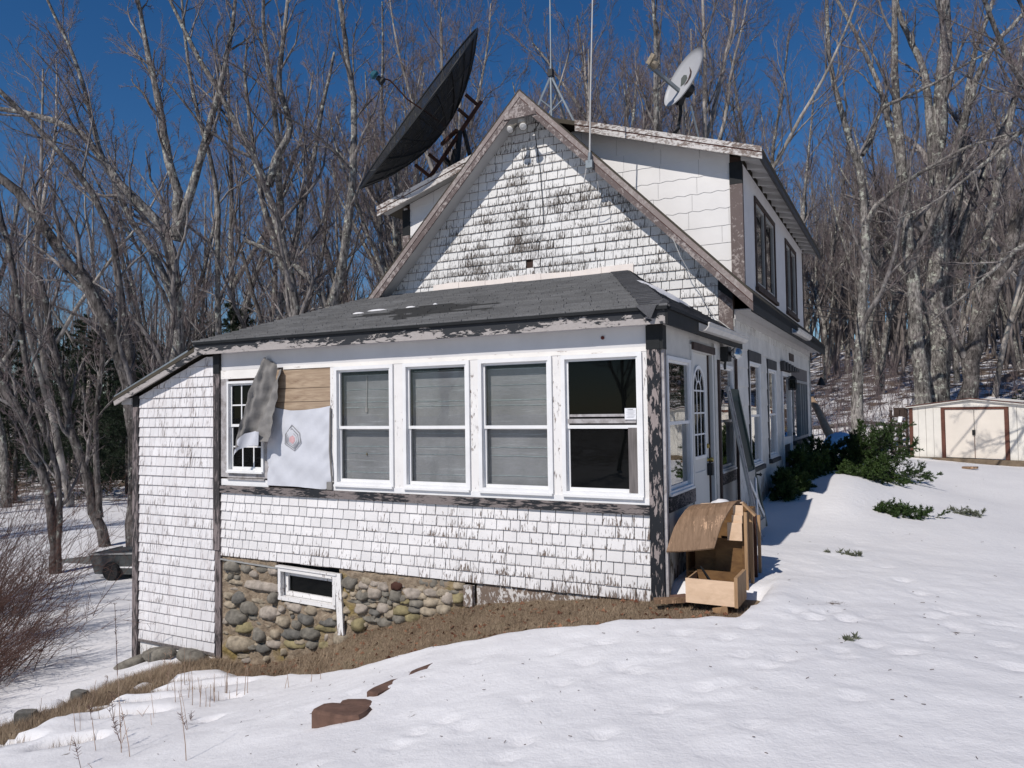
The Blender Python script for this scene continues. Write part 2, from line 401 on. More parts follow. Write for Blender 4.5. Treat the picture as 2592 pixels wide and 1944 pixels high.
# ------------------------------------------------------------------ mesh helpers
WP = {}            # world position of each object's origin
class MB:
    """collects polygons in world coordinates and links them as one object"""
    def __init__(s):
        s.v = []; s.f = []; s.r = []; s.cur = .5
    def add(s, vs, fs):
        b = len(s.v)
        s.v += [tuple(map(float, p)) for p in vs]
        s.f += [tuple(i + b for i in f) for f in fs]
        s.r += [s.cur] * len(fs)
    def hexa(s, p):      # p: 8 corners, bottom ring 0-3, top ring 4-7
        s.add(p, [(3, 2, 1, 0), (4, 5, 6, 7), (0, 1, 5, 4), (1, 2, 6, 5), (2, 3, 7, 6), (3, 0, 4, 7)])
    def box(s, x0, x1, y0, y1, z0, z1, fr=None):
        p = [(x0, y0, z0), (x1, y0, z0), (x1, y1, z0), (x0, y1, z0), (x0, y0, z1), (x1, y0, z1), (x1, y1, z1), (x0, y1, z1)]
        if fr: p = [fr(*q) for q in p]
        s.hexa(p)
    def prism(s, poly, w0, w1, fr):
        n = len(poly)
        vs = [fr(u, v, w0) for u, v in poly] + [fr(u, v, w1) for u, v in poly]
        fs = [tuple(range(n - 1, -1, -1)), tuple(range(n, 2 * n))]
        fs += [(i, (i + 1) % n, n + (i + 1) % n, n + i) for i in range(n)]
        s.add(vs, fs)
    def bar(s, a, b, w, h, up=(0, 0, 1), w2=None, h2=None):
        a = Vector(a); b = Vector(b); d = (b - a).normalized(); up = Vector(up)
        sx = d.cross(up)
        if sx.length < 1e-4: sx = d.cross(Vector((1, 0, 0)))
        sx.normalize(); sz = sx.cross(d).normalized()
        w2 = w2 or w; h2 = h2 or h
        q = []
        for c, ww, hh in ((a, w, h), (b, w2, h2)):
            q += [c - sx * ww / 2 - sz * hh / 2, c + sx * ww / 2 - sz * hh / 2, c + sx * ww / 2 + sz * hh / 2, c - sx * ww / 2 + sz * hh / 2]
        s.hexa(q)
    def tube(s, pts, r, n=8, r1=None, cap=True):
        pts = [Vector(p) for p in pts]; k = len(pts)
        rings = []
        ref = Vector((0.31, 0.17, 0.93))
        for i, p in enumerate(pts):
            d = (pts[min(i + 1, k - 1)] - pts[max(i - 1, 0)]).normalized()
            sx = d.cross(ref)
            if sx.length < .05: sx = d.cross(Vector((1, 0, 0)))
            sx.normalize(); sy = d.cross(sx)
            rr = (r + ((r1 if r1 is not None else r) - r) * i / (k - 1)) if not isinstance(r, (list, tuple)) else r[i]
            rings.append([p + (sx * math.cos(t) + sy * math.sin(t)) * rr for t in [2 * math.pi * j / n for j in range(n)]])
        vs = [q for ring in rings for q in ring]
        fs = [(i * n + j, i * n + (j + 1) % n, (i + 1) * n + (j + 1) % n, (i + 1) * n + j) for i in range(k - 1) for j in range(n)]
        if cap: fs += [tuple(range(n - 1, -1, -1)), tuple((k - 1) * n + j for j in range(n))]
        s.add(vs, fs)
    def lathe(s, c, prof, axis=(0, 0, 1), n=16):
        c = Vector(c); ax = Vector(axis).normalized()
        sx = ax.cross(Vector((.3, .8, .1))).normalized(); sy = ax.cross(sx)
        vs = []
        for r, h in prof:
            vs += [c + ax * h + (sx * math.cos(2 * math.pi * j / n) + sy * math.sin(2 * math.pi * j / n)) * r for j in range(n)]
        k = len(prof)
        fs = [(i * n + j, i * n + (j + 1) % n, (i + 1) * n + (j + 1) % n, (i + 1) * n + j) for i in range(k - 1) for j in range(n)]
        fs += [tuple(range(n - 1, -1, -1)), tuple((k - 1) * n + j for j in range(n))]
        s.add(vs, fs)
    def build(s, name, m, parent=None, smooth=False, kind=None, label=None):
        me = bpy.data.meshes.new(name)
        a = np.array(s.v, dtype=float)
        lo, hi = a.min(0), a.max(0)
        c = (lo + hi) / 2
        if parent is None: c[2] = lo[2]
        a = a - c
        me.from_pydata([tuple(p) for p in a], [], s.f)
        at = me.attributes.new('rnd', 'FLOAT', 'FACE')
        at.data.foreach_set('value', np.array(s.r, dtype=np.float32))
        me.materials.append(MT[m] if isinstance(m, str) else m)
        if smooth: me.polygons.foreach_set('use_smooth', [True] * len(me.polygons))
        me.update()
        o = bpy.data.objects.new(name, me)
        COL.objects.link(o)
        place(o, c, parent)
        if kind: o['kind'] = kind
        if label: o['label'] = label
        return o

def place(o, c, parent):
    c = Vector(c)
    WP[o.name] = c
    if parent is not None:
        o.parent = parent
        o.location = c - WP[parent.name]
    else:
        o.location = c

def tag(o, label, cat, group=None):
    o['label'] = label; o['category'] = cat
    if group: o['group'] = group
    return o
def thing(name, loc, label, cat, group=None):
    o = bpy.data.objects.new(name, None)
    COL.objects.link(o)
    o.empty_display_size = .2
    place(o, loc, None)
    return tag(o, label, cat, group)
def copy_tree(o, parent=None):
    c = o.copy(); COL.objects.link(c); c.parent = parent
    for ch in [x for x in bpy.data.objects if x.parent == o]: copy_tree(ch, c)
    return c

def front(y0):
    return lambda u, v, w: (u, y0 - w, v)
def side(x0):
    return lambda u, v, w: (x0 + w, u, v)

def clip(poly, hp):
    """clip a convex polygon by half planes a*u+b*v<=c"""
    for a, b, c in hp:
        out = []
        for i in range(len(poly)):
            p, q = poly[i], poly[(i + 1) % len(poly)]
            dp, dq = a * p[0] + b * p[1] - c, a * q[0] + b * q[1] - c
            if dp <= 0: out.append(p)
            if (dp < 0 < dq) or (dq < 0 < dp):
                t = dp / (dp - dq)
                out.append((p[0] + (q[0] - p[0]) * t, p[1] + (q[1] - p[1]) * t))
        poly = out
        if len(poly) < 3: return None
    return poly

def shingle_into(mb, poly, v0, v1, fr, tb=.016, tt=.003, w0=.0):
    n = len(poly)
    def w(v): return w0 + tb + (tt - tb) * max(0, min(1, (v - v0) / (v1 - v0)))
    vs = [fr(u, v, w0) for u, v in poly] + [fr(u, v, w(v)) for u, v in poly]
    fs = [tuple(range(n - 1, -1, -1)), tuple(range(n, 2 * n))]
    fs += [(i, (i + 1) % n, n + (i + 1) % n, n + i) for i in range(n)]
    mb.add(vs, fs)

def shingle_wall(u0, u1, v0, v1, course, wmin, wmax, fr, hp=None, gap=.004, holes=(), tilt=None, jit=.004, tb=.016, single=None, joined=None, seed=1, w0=0., missing=()):
    """lays shingle courses; single(poly,...) gets each piece, joined is one mesh builder"""
    rd = random.Random(seed)
    k = 0
    v = v0
    while v < v1 - .01:
        vt = min(v + course, v1)
        u = u0
        first = True
        while u < u1 - .005:
            w = rd.uniform(wmin, wmax)
            if first: w *= rd.uniform(.4, 1); first = False
            ue = min(u + w, u1)
            if u1 - ue < wmin * .4: ue = u1
            dv = rd.uniform(-jit, jit)
            g0 = rd.uniform(.6, 1) * gap
            tl = (lambda q: tilt(q, v)) if tilt else (lambda q: 0.0)
            tl1 = (lambda q: tilt(q, vt)) if tilt else (lambda q: 0.0)
            poly = [(u, v + dv + tl(u)), (ue - g0, v + dv + rd.uniform(-1, 1) * jit * .5 + tl(ue)), (ue - g0, vt + .004 + tl1(ue)), (u, vt + .004 + tl1(u))]
            cx, cv = (u + ue) / 2, (v + vt) / 2
            ok = not any(h[0] < cx < h[1] and h[2] < cv < h[3] for h in holes) and not any(abs(cx - m[0]) < .07 and abs(cv - m[1]) < course * .5 for m in missing)
            if ok:
                p2 = clip(poly, hp) if hp else poly
                if p2:
                    r = rd.random()
                    if single and single(p2, v, vt, r): pass
                    elif joined is not None:
                        joined.cur = r
                        shingle_into(joined, p2, v, vt, fr, tb * rd.uniform(.9, 1.15), .003, w0)
            u = ue
        v = vt
        k += 1

# ------------------------------------------------------------------ terrain
CTRL = [(-7.65,0,-1.82),(-5.9,0,-1.42),(-5.33,0,-1.42),(-3.69,0,-.83),(-2.09,0,-.33),(-.17,0,-.08),(.8,-.3,-.03),(-5.9,1.5,-1.3),(-3,2,-.5),(-3,6,.0),
 (.3,2,.0),(.3,5,.08),(.3,9,.3),(.3,12.5,.4),(1.25,6.8,.2),(1.1,8.8,.32),(2.6,7,-.05),(2.5,4,-.08),(1.3,3.2,-.05),
 (3,0,-.1),(6,0,-.1),(3,10,-.1),(3,20,-.15),(6,24,-.28),(8,14,-.1),(15,10,.0),(15,24,.4),(1,21,-.05),(4,31,1.5),(0,31,1.2),(-4,30,.9),
 (4,45,3.6),(0,45,3.4),(10,35,2.1),(10,50,4.5),(20,40,3.5),(0,80,9),(20,80,10),(-20,80,4),(2,-7,.02),(.15,-3.5,-.22),(-1.6,-2.9,-.55),
 (-1.5,-2.1,-.45),(-1.63,-1,-.46),(-2.74,-.93,-.8),(-3.9,-.7,-1.15),(-4.9,-.6,-1.35),(-5.6,-.3,-1.42),(-3.8,-2.6,-1.05),(-4.2,-3.6,-1.08),
 (-5,-2.7,-1.16),(-5.7,-2.1,-1.27),(-6.0,-1.1,-1.38),(-7.2,-2.0,-1.85),(-8,-1,-1.92),(-7,-4,-1.75),(-9,0,-1.92),(-13,4,-1.88),(-17,6,-1.84),
 (-20,0,-1.95),(-30,14,-2.05),(-12,12,-1.55),(-8.5,6,-1.5),(-8,12,-.9),(-20,25,-1.2),(-35,30,-1.5),(-10,20,-.4),(-60,30,-1.5),(-30,60,.5),
 (4,-12,.1),(-6,-10,-1.6),(10,-10,.1),(40,0,.4),(60,40,6),(-60,-20,-2),(-60,80,3),(40,90,12)]
_C = np.array(CTRL, float)
def _phi(r2): return np.where(r2 > 0, r2 * np.log(np.maximum(r2, 1e-12)) * .5, 0)
_n = len(_C)
_K = _phi(((_C[:, None, :2] - _C[None, :, :2]) ** 2).sum(-1)) + np.eye(_n) * .02
_P = np.c_[np.ones(_n), _C[:, :2]]
_A = np.block([[_K, _P], [_P.T, np.zeros((3, 3))]])
_W = np.linalg.solve(_A, np.r_[_C[:, 2], 0, 0, 0])
def hgt(x, y):
    x = np.asarray(x, float); y = np.asarray(y, float)
    xs, ys = np.clip(x, -70, 60), np.clip(y, -14, 92)
    sh = xs.shape
    q = np.c_[xs.ravel(), ys.ravel()]
    out = np.empty(len(q))
    for i in range(0, len(q), 20000):
        b = q[i:i + 20000]
        out[i:i + 20000] = _phi(((b[:, None] - _C[None, :, :2]) ** 2).sum(-1)) @ _W[:_n] + _W[_n] + b @ _W[_n + 1:]
    return out.reshape(sh)

_vg = RNG.random((128, 128))
def vnoise(x, y):
    xi = np.floor(x).astype(int); yi = np.floor(y).astype(int)
    fx = x - xi; fy = y - yi
    fx = fx * fx * (3 - 2 * fx); fy = fy * fy * (3 - 2 * fy)
    g = lambda a, b: _vg[a % 128, b % 128]
    return (g(xi, yi) * (1 - fx) + g(xi + 1, yi) * fx) * (1 - fy) + (g(xi, yi + 1) * (1 - fx) + g(xi + 1, yi + 1) * fx) * fy - .5

EDGE_X = [-6.6,-6.3,-5.6,-4.87,-3.93,-2.74,-1.63,-1.02,-.4,.06,.5,.82,.95]
EDGE_Y = [-.0,-.12,-.26,-.62,-.70,-.93,-.98,-.95,-.85,-.72,-.62,-.5,.3]
RIDGE = [(-6.6,-3.9),(-5.95,-3.05),(-5.6,-2.5),(-5.65,-1.9),(-5.85,-1.35),(-6.1,-.9),(-6.1,-.5)]
PATCH = [(-5.15,-1.75,.42,.13),(-4.9,-2.1,.35,.10),(-5.3,-2.6,.4,.14),(-4.6,-1.2,.3,.08),(-5.0,-3.2,.25,.10),(-4.95,-1.55,.32,.10),(-4.25,-3.0,.20,.10),(-4.5,-2.35,.34,.09),(-5.3,-1.2,.40,.09),(-5.0,-.95,.5,.09),(-3.35,-2.35,.10,.06),(-3.95,-1.62,.10,.08),(-5.6,-.65,.5,.12)]
PITS = [(1.01,-1.64),(1.27,-1.65),(1.41,-.4),(1.58,-.5),(2.2,-.06),(2.38,.14),(.76,-.72),(1.2,-.52),(1.75,-.32),(.1,-3.18),(.25,-2.05),(.39,-2.07),
        (1.73,-2.23),(1.27,-2.8),(-.03,-1.93),(2.61,-.02),(-.67,-3.08),(-.36,-3.03),(.9,-2.3),(2.0,-1.2),(1.6,-1.35)]
_pr = random.Random(21)
for (ax_, ay_), (bx_, by_), n_ in (((-1.0, -3.6), (1.5, -.3), 11), ((.2, -3.4), (3.2, .8), 12), ((2.9, -2.2), (1.3, 3.6), 13), ((-2.6, -2.7), (.4, -1.3), 8)):
    for k_ in range(n_):
        t_ = k_ / (n_ - 1)
        PITS.append((ax_ + (bx_ - ax_) * t_ + _pr.uniform(-.05, .05) + (.05 if k_ % 2 else -.05), ay_ + (by_ - ay_) * t_ + _pr.uniform(-.05, .05)))
def segd(x, y, pts):
    d = np.full(np.shape(x), 1e9)
    for (ax, ay), (bx, by) in zip(pts[:-1], pts[1:]):
        vx, vy = bx - ax, by - ay
        t = np.clip(((x - ax) * vx + (y - ay) * vy) / (vx * vx + vy * vy), 0, 1)
        d = np.minimum(d, np.hypot(x - ax - vx * t, y - ay - vy * t))
    return d
def snow_t(x, y):
    """snow depth above the ground (negative where the grass has melted free)"""
    n = vnoise(x * 2.3 + 7, y * 2.3) * .6 + vnoise(x * 7, y * 7 + 3) * .4
    ye = np.interp(x, EDGE_X, EDGE_Y)
    sd = (ye - y) + n * .16
    t = np.clip(sd * .55 + .01, -.10, .12)
    t = np.where(x > .95, np.maximum(t, np.clip((x - .88) * .8, -.05, .14)), t)
    t = np.where((x > .9) | (y > 1.0), .12, t)
    t = np.where((y > .0) & (x < .9) & (x > -.1), np.maximum(t, np.clip((y - .15) * .6, -.05, .10)), t)
    t = np.where(x < -6.35, np.clip((-6.35 - x) * .5 + n * .05, -.03, .12), t) 
    r = segd(x, y, RIDGE)
    t = np.minimum(t, np.clip((r - .34 + n * .75) * .5, -.09, .12))
    for px, py, a, b in PATCH:
        dx = ((x - px) * .8 + (y - py) * .6); dy = (-(x - px) * .6 + (y - py) * .8)
        q = np.hypot(dx / a, dy / b) - 1 + n * .8
        t = np.minimum(t, np.clip(q * .22, -.09, .12))
    far = np.clip((np.hypot(x - 2, y + 7) - 22) / 20, 0, 1)
    t = t - far * .0
    return t
def snow_relief(x, y):
    near = np.exp(-((np.hypot(x - 1, y + 2)) / 9) ** 2)
    z = vnoise(x * 1.1, y * 1.1) * .035 + vnoise(x * 3.1 + y * .6, y * 4.1) * .022 + (vnoise(x * 7 + 2, y * 10) * .013 + vnoise(x * 15, y * 21) * .010) * near
    for px, py in PITS:
        d = np.hypot((x - px) / .075, (y - py) / .055)
        z = z - .032 * np.exp(-d ** 2) + .008 * np.exp(-((d - 1.6) ** 2) * 2)
    # drift beside the side wall and the rim pushed up beside the nest box
    z = z + .16 * np.exp(-(((x - 1.15) / .55) ** 2 + ((y - 6.6) / 1.8) ** 2)) + .05 * np.exp(-(((x - 1.05) / .18) ** 2 + ((y + .05) / .5) ** 2))
    return z
def snow_z(x, y):
    return float(hgt(x, y) + snow_t(np.array(float(x)), np.array(float(y))) + snow_relief(np.array(float(x)), np.array(float(y))))
def gz(x, y): return float(hgt(x, y))

def axis(lo, hi, d, grow, far0, far1):
    a = list(np.arange(lo, hi, d))
    s, v = d, lo
    pre = []
    while v > far0:
        s *= grow; v -= s; pre.append(v)
    s, v = d, a[-1]
    post = []
    while v < far1:
        s *= grow; v += s; post.append(v)
    return np.array(pre[::-1] + a + post)
def sheet(name, zf, m, ax, ay):
    X, Y = np.meshgrid(ax, ay)
    Z = zf(X, Y)
    nx, ny = len(ax), len(ay)
    me = bpy.data.meshes.new(name)
    co = np.stack([X, Y, Z], -1).reshape(-1, 3)
    i = np.arange(nx * ny).reshape(ny, nx)
    q = np.stack([i[:-1, :-1], i[:-1, 1:], i[1:, 1:], i[1:, :-1]], -1).reshape(-1, 4)
    fast_mesh(me, co, q)
    me.materials.append(MT[m])
    me.polygons.foreach_set('use_smooth', np.ones(len(q), bool))
    me.update()
    o = bpy.data.objects.new(name, me)
    COL.objects.link(o)
    o['kind'] = 'structure'
    return o
def fast_mesh(me, co, faces, rnd=None):
    """faces: (F,k) array of one polygon size, or list of such arrays"""
    if not isinstance(faces, list): faces = [faces]
    me.vertices.add(len(co))
    me.vertices.foreach_set('co', np.ascontiguousarray(co, dtype=np.float32).ravel())
    tot = sum(f.size for f in faces)
    me.loops.add(tot)
    me.loops.foreach_set('vertex_index', np.concatenate([f.ravel() for f in faces]).astype(np.int32))
    nf = sum(len(f) for f in faces)
    me.polygons.add(nf)
    sz = np.concatenate([np.full(len(f), f.shape[1]) for f in faces])
    me.polygons.foreach_set('loop_start', np.r_[0, np.cumsum(sz)[:-1]].astype(np.int32))
    if rnd is not None:
        at = me.attributes.new('rnd', 'FLOAT', 'FACE')
        at.data.foreach_set('value', rnd.astype(np.float32))
    me.update(calc_edges=True)

AX = axis(-7.6, 3.6, .06, 1.085, -600, 600)
AY = axis(-5.2, 1.6, .055, 1.075, -600, 600)
sheet('ground', lambda x, y: hgt(x, y) + vnoise(x * 6, y * 6) * .02, 'earth', AX[::2], AY[::2])
sheet('snow_cover', lambda x, y: hgt(x, y) + snow_t(x, y) + snow_relief(x, y), 'snow', AX, AY)

# ------------------------------------------------------------------ the house
RX, RZ, SL = -3.04, 6.63, 1.012       # ridge x, ridge height, roof slope
house = thing('house', (-3.0, 6.5, -.3), 'weathered white shingled house with front sunroom and shed dormers', 'house')
FR0, FRG, SD0 = front(0.0), front(3.5), side(0.0)

def wall_grid(mb, fr, u0, u1, v0, v1, holes, w0, w1):
    us = sorted({u0, u1, *[h for q in holes for h in q[:2] if u0 < h < u1]})
    vs = sorted({v0, v1, *[h for q in holes for h in q[2:] if v0 < h < v1]})
    for a, b in zip(us[:-1], us[1:]):
        for c, d in zip(vs[:-1], vs[1:]):
            m, n = (a + b) / 2, (c + d) / 2
            if not any(h[0] < m < h[1] and h[2] < n < h[3] for h in holes):
                mb.box(a, b, c, d, w0, w1, fr)

# --- windows
def ring(mb, fr, u0, u1, v0, v1, t, w0, w1, tb=None):
    tb = tb or t
    mb.box(u0, u0 + t, v0, v1, w0, w1, fr); mb.box(u1 - t, u1, v0, v1, w0, w1, fr)
    mb.box(u0 + t, u1 - t, v1 - t, v1, w0, w1, fr); mb.box(u0 + t, u1 - t, v0, v0 + tb, w0, w1, fr)
def window(fr, u0, u1, v0, v1, rail, film=False, grid=None, fw=.042, glass='glass', out=.035, label=None, mat='vinyl'):
    mb = MB()
    ring(mb, fr, u0, u1, v0, v1, fw, -.06, out)
    mb.box(u0 + .004, u1 - .004, v0 - .012, v0 + .012, 0, out + .02, fr)          # sloping sill lip
    mb.box(u1 - fw - .018, u1 - fw, v0 + fw, v1 - fw, -.02, out - .012, fr)        # storm track on the right jamb
    w = mb.build('window', mat, house, label=label)
    a, b = u0 + fw, u1 - fw
    for k, (c, d, dep) in enumerate(((rail - .012, v1 - fw, -.018), (v0 + fw, rail + .022, -.036 if rail > 0 else 0))):
        s = MB(); ring(s, fr, a, b, c, d, .024, dep - .016, dep + .014, .034)
        so = s.build('sash', mat, w)
        p = MB(); p.box(a + .022, b - .022, c + .026, d - .022, dep - .002, dep + .002, fr)
        p.build('pane', glass, w)
        if grid:
            g = MB(); nc, nr = grid
            for i in range(1, nc):
                uu = a + (b - a) * i / nc; g.box(uu - .009, uu + .009, c + .026, d - .022, dep + .003, dep + .010, fr)
            for j in range(1, nr):
                vv = c + (d - c) * j / nr; g.box(a + .024, b - .024, vv - .009, vv + .009, dep + .0035, dep + .0095, fr)
            g.build('muntin', mat, w)
    if film:
        f = MB(); rd = random.Random(film)
        n = 12
        for i in range(1):           # sheet taped inside the frame
            for (vv0, vv1) in ((v0 + fw, v1 - fw - .06),):
                x0, x1 = a, b
                f.box(x0, x1, vv0, vv1, -.105, -.100, fr)
        fo = f.build('plastic_sheet', 'film', w)
        c = MB()
        top = v1 - fw - .06
        for q in (0, .125, .25, .29, .52, .64, .70, .86):
            vv = top - q * (top - v0) * 1.02 + rd.uniform(-.01, .01)
            if vv < v0 + fw + .05 or abs(vv - rail) < .05: continue
            th = rd.choice((.004, .006, .007))
            x = a + .03
            while x < b - .04:
                x2 = min(x + rd.uniform(.05, .14), b - .02)
                dz = rd.uniform(-.003, .003)
                c.box(x, x2, vv + dz, vv + dz + th, -.098, -.094, fr)
                x = x2
        c.build('film_crease', 'crease', w)
    return w

HR = 2.31
WINS = [(-3.967, -3.108, 1), (-2.967, -2.099, 2), (-1.988, -1.127, 3), (-1.022, -.18, 0)]
for u0, u1, fl in WINS:
    lab = None
    w = window(FR0, u0, u1, .885, 2.285, 1.56, film=fl, glass='glass_film' if fl else 'glass_dark')
win_dark = w
w1 = window(FR0, -5.756, -5.112, 1.0, 2.165, 1.59, grid=(3, 2), fw=.03, glass='glass_dark')
# objects seen through the dark window
mb = MB(); mb.box(-.335, -.225, .93, 1.555, -.012, .004, FR0); mb.build('gray_board', 'grayboard', win_dark, label='weathered gray board standing in the lower right corner')
mb = MB(); mb.box(-.97, -.255, 1.60, 1.645, -.012, -.002, FR0); mb.box(-.96, -.25, 1.665, 1.69, -.02, -.008, FR0); mb.build('lowered_sash_rail', 'graywood', win_dark)
mb = MB(); mb.box(-.365, -.25, 1.635, 1.745, .006, .009, FR0); lbl = mb.build('paper_notice', 'paper', win_dark)
mb = MB()
for i in range(6):
    mb.box(-.345 + .01 * (i % 2), -.275 + .008 * (i % 3), 1.655 + i * .0125, 1.6575 + i * .0125, .0105, .0115, FR0)
mb.box(-.335, -.28, 1.728, 1.736, .0105, .0115, FR0)
mb.build('faint_print', 'ink_pale', win_dark)
# cord hanging behind the first filmed window, leaf caught in the third
mb = MB(); mb.tube([(-3.58, .088, 2.18), (-3.565, .087, 2.1), (-3.57, .087, 1.93), (-3.575, .087, 1.80)], .005, 5); mb.tube([(-3.575, .087, 1.80), (-3.573, .087, 1.745)], .013, 6); mb.build('hanging_cord', 'gutter', house)
mb = MB(); mb.box(-3.585, -3.57, 1.235, 1.265, -.092, -.086, FR0); mb.build('dead_leaf', 'stone_yellow', house)

# --- front wall of the sunroom
mb = MB()
holes = [(a - .0, b + .0, .885, 2.285) for a, b, _ in WINS] + [(-5.756, -5.112, 1.0, 2.165)]
wall_grid(mb, FR0, -5.95, 0.0, -.10, 2.55, holes, -.10, -.012)
front_wall = mb.build('sunroom_front_wall', 'backing', house)
mb = MB(); wall_grid(mb, FR0, -4.0, -.13, 2.332, 2.545, [], -.011, .006); mb.box(-5.9, -4.0, 2.315, 2.545, -.011, .004, FR0)
mb.build('frieze_board', 'board_white', house)
mb = MB(); mb.box(-4.79, -.13, 2.287, 2.331, -.011, .014, FR0); mb.build('head_trim', 'headtrim', house)
for a, b in ((-4.04, -3.969), (-3.106, -2.969), (-2.097, -1.990), (-1.125, -1.024), (-.178, -.128)):
    mb = MB(); mb.box(a, b, .845, 2.286, -.011, .010, FR0); mb.build('mullion', 'mullion', house)
mb = MB(); mb.box(-4.0, -.128, .822, .884, -.011, .022, FR0); mb.box(-5.9, -5.05, .822, .905, -.011, .008, FR0); mb.build('sill_apron', 'vinyl', house)
mb = MB()
for i in range(9):
    x0 = -5.885 + i * .6395
    mb.box(x0, x0 + .6395, .727, .82, -.011, .034 + .002 * (i % 3), FR0)
mb.build('sill_board', 'sill_peel', house)
# casing of the small six-over-six window
mb = MB(); mb.box(-5.885, -5.76, .93, 2.20, -.011, .012, FR0); mb.box(-5.105, -5.035, .93, 2.18, -.011, .012, FR0); mb.box(-5.76, -5.105, .925, .998, -.011, .012, FR0); mb.box(-5.76, -5.105, .90, .918, -.011, .03, FR0)
mb.build('window_casing', 'graywood', house)
mb = MB(); mb.box(-5.885, -5.035, 2.20, 2.312, -.011, .014, FR0); mb.build('window_head_casing', 'headtrim', house)
# bare boards and housewrap between the windows
for z0, z1 in ((2.052, 2.285), (1.885, 2.046), (1.72, 1.879), (1.5, 1.715)):
    mb = MB(); mb.box(-5.03, -4.045, z0, z1, -.011, .002 + (z0 % .05) * .05, FR0); mb.build('plank', 'pine_board', house)
def patch(mb, outline, fr, w, th=.004):
    mb.prism(outline, w, w + th, fr)
def wavy_sheet(pts_top, pts_bot, nu, nv, yf, th=.004):
    """sheet between two polylines (x,z) with y given by yf(u,v)"""
    def lerp(pl, t):
        s = t * (len(pl) - 1); i = min(int(s), len(pl) - 2); q = s - i
        return tuple(pl[i][k] + (pl[i + 1][k] - pl[i][k]) * q for k in range(len(pl[0])))
    mb = MB(); vs = []
    for j in range(nv + 1):
        for i in range(nu + 1):
            a, b = lerp(pts_top, i / nu), lerp(pts_bot, i / nu)
            t = j / nv
            x, z = a[0] + (b[0] - a[0]) * t, a[1] + (b[1] - a[1]) * t
            vs.append((x, yf(i / nu, t, x, z), z))
    N = len(vs)
    vs += [(x, y + th, z) for x, y, z in vs]
    fs = []
    for j in range(nv):
        for i in range(nu):
            k = j * (nu + 1) + i
            fs.append((k, k + nu + 1, k + nu + 2, k + 1)); fs.append((k + N, k + N + 1, k + N + nu + 2, k + N + nu + 1))
    mb.add(vs, fs)
    return mb
rw = random.Random(3)
ph = [rw.uniform(0, 6) for _ in range(8)]
wr = lambda u, t, x, z: -.020 - .014 * abs(math.sin(x * 9 + z * 3 + ph[0])) * math.sin(t * 3.1) - .007 * math.sin(z * 19 + x * 13 + 2 * math.sin(x * 5)) - .004 * math.sin(x * 31 - z * 37)
mb = wavy_sheet([(-5.04, 1.845), (-4.84, 1.80), (-4.65, 1.775), (-4.43, 1.78), (-4.2, 1.80), (-4.035, 1.825)],
                [(-5.05, .85), (-4.9, .845), (-4.6, .848), (-4.4, .838), (-4.12, .825), (-4.02, .93)], 26, 26, wr)
wrap = mb.build('housewrap', 'wrap', house, smooth=True, label='torn white housewrap with a faded printed emblem')
def emblem(sc, m, w, c=(-4.63, 1.415)):
    base = [(0, .19), (.13, .085), (.145, -.03), (.04, -.135), (-.12, -.05), (-.11, .07)]
    o = [(c[0] + x * sc, c[1] + z * sc) for x, z in base]; i = [(c[0] + x * (sc - .085), c[1] + z * (sc - .085)) for x, z in base]
    mb = MB()
    for k in range(6):
        q = (k + 1) % 6
        if m == 'ink_pale' and k in (0,) and sc > .9: pass
        mb.prism([o[k], o[q], i[q], i[k]], w, w + .0012, FR0)
    mb.build('printed_emblem', m, wrap)
emblem(1.0, 'ink_gray', .034); emblem(.78, 'ink_gray', .0345); emblem(.57, 'ink_pale', .035)
mb = MB(); mb.prism([(-4.63 + x * .36, 1.415 + z * .36) for x, z in [(0, .19), (.13, .085), (.145, -.03), (.04, -.135), (-.12, -.05), (-.11, .07)]][::-1], .034, .036, FR0); mb.build('printed_emblem', 'ink_pink', wrap)
# loose flap of housewrap hanging across the small window
fy = lambda u, t, x, z: -.02 - .20 * t ** .7 * (1 - .35 * u) - .05 * math.sin(u * 7 + t * 2) - .025 * math.sin(u * 15 + t * 5) - .012 * math.sin(u * 29 - t * 14) - .008 * math.sin(t * 37 + u * 9)
mb = wavy_sheet([(-5.07, 2.45), (-4.98, 2.40), (-4.86, 2.33), (-4.77, 2.28)],
                [(-5.40, 1.30), (-5.30, 1.36), (-5.08, 1.40), (-4.85, 1.40)], 18, 28, fy)
mb.build('housewrap_flap', 'wrap_back', house, smooth=True, label='dark loose flap of housewrap hanging over the small window')
fy2 = lambda u, t, x, z: -.225 - .02 * math.sin(u * 9) + .03 * t
mb = wavy_sheet([(-5.37, 1.40), (-5.22, 1.50), (-5.05, 1.53), (-4.98, 1.52)], [(-5.46, 1.20), (-5.36, 1.30), (-5.2, 1.345), (-5.02, 1.35)], 12, 6, fy2)
mb.build('housewrap_fold', 'wrap', house, smooth=True)
mb = MB(); mb.tube([(-4.02, -.03, 1.80), (-4.03, -.035, 1.3), (-4.0, -.04, 1.0), (-3.985, -.03, .93)], .012, 5); mb.box(-4.07, -3.99, .83, .92, .0, .05, FR0); mb.build('torn_wrap_edge', 'wrap_back', house)

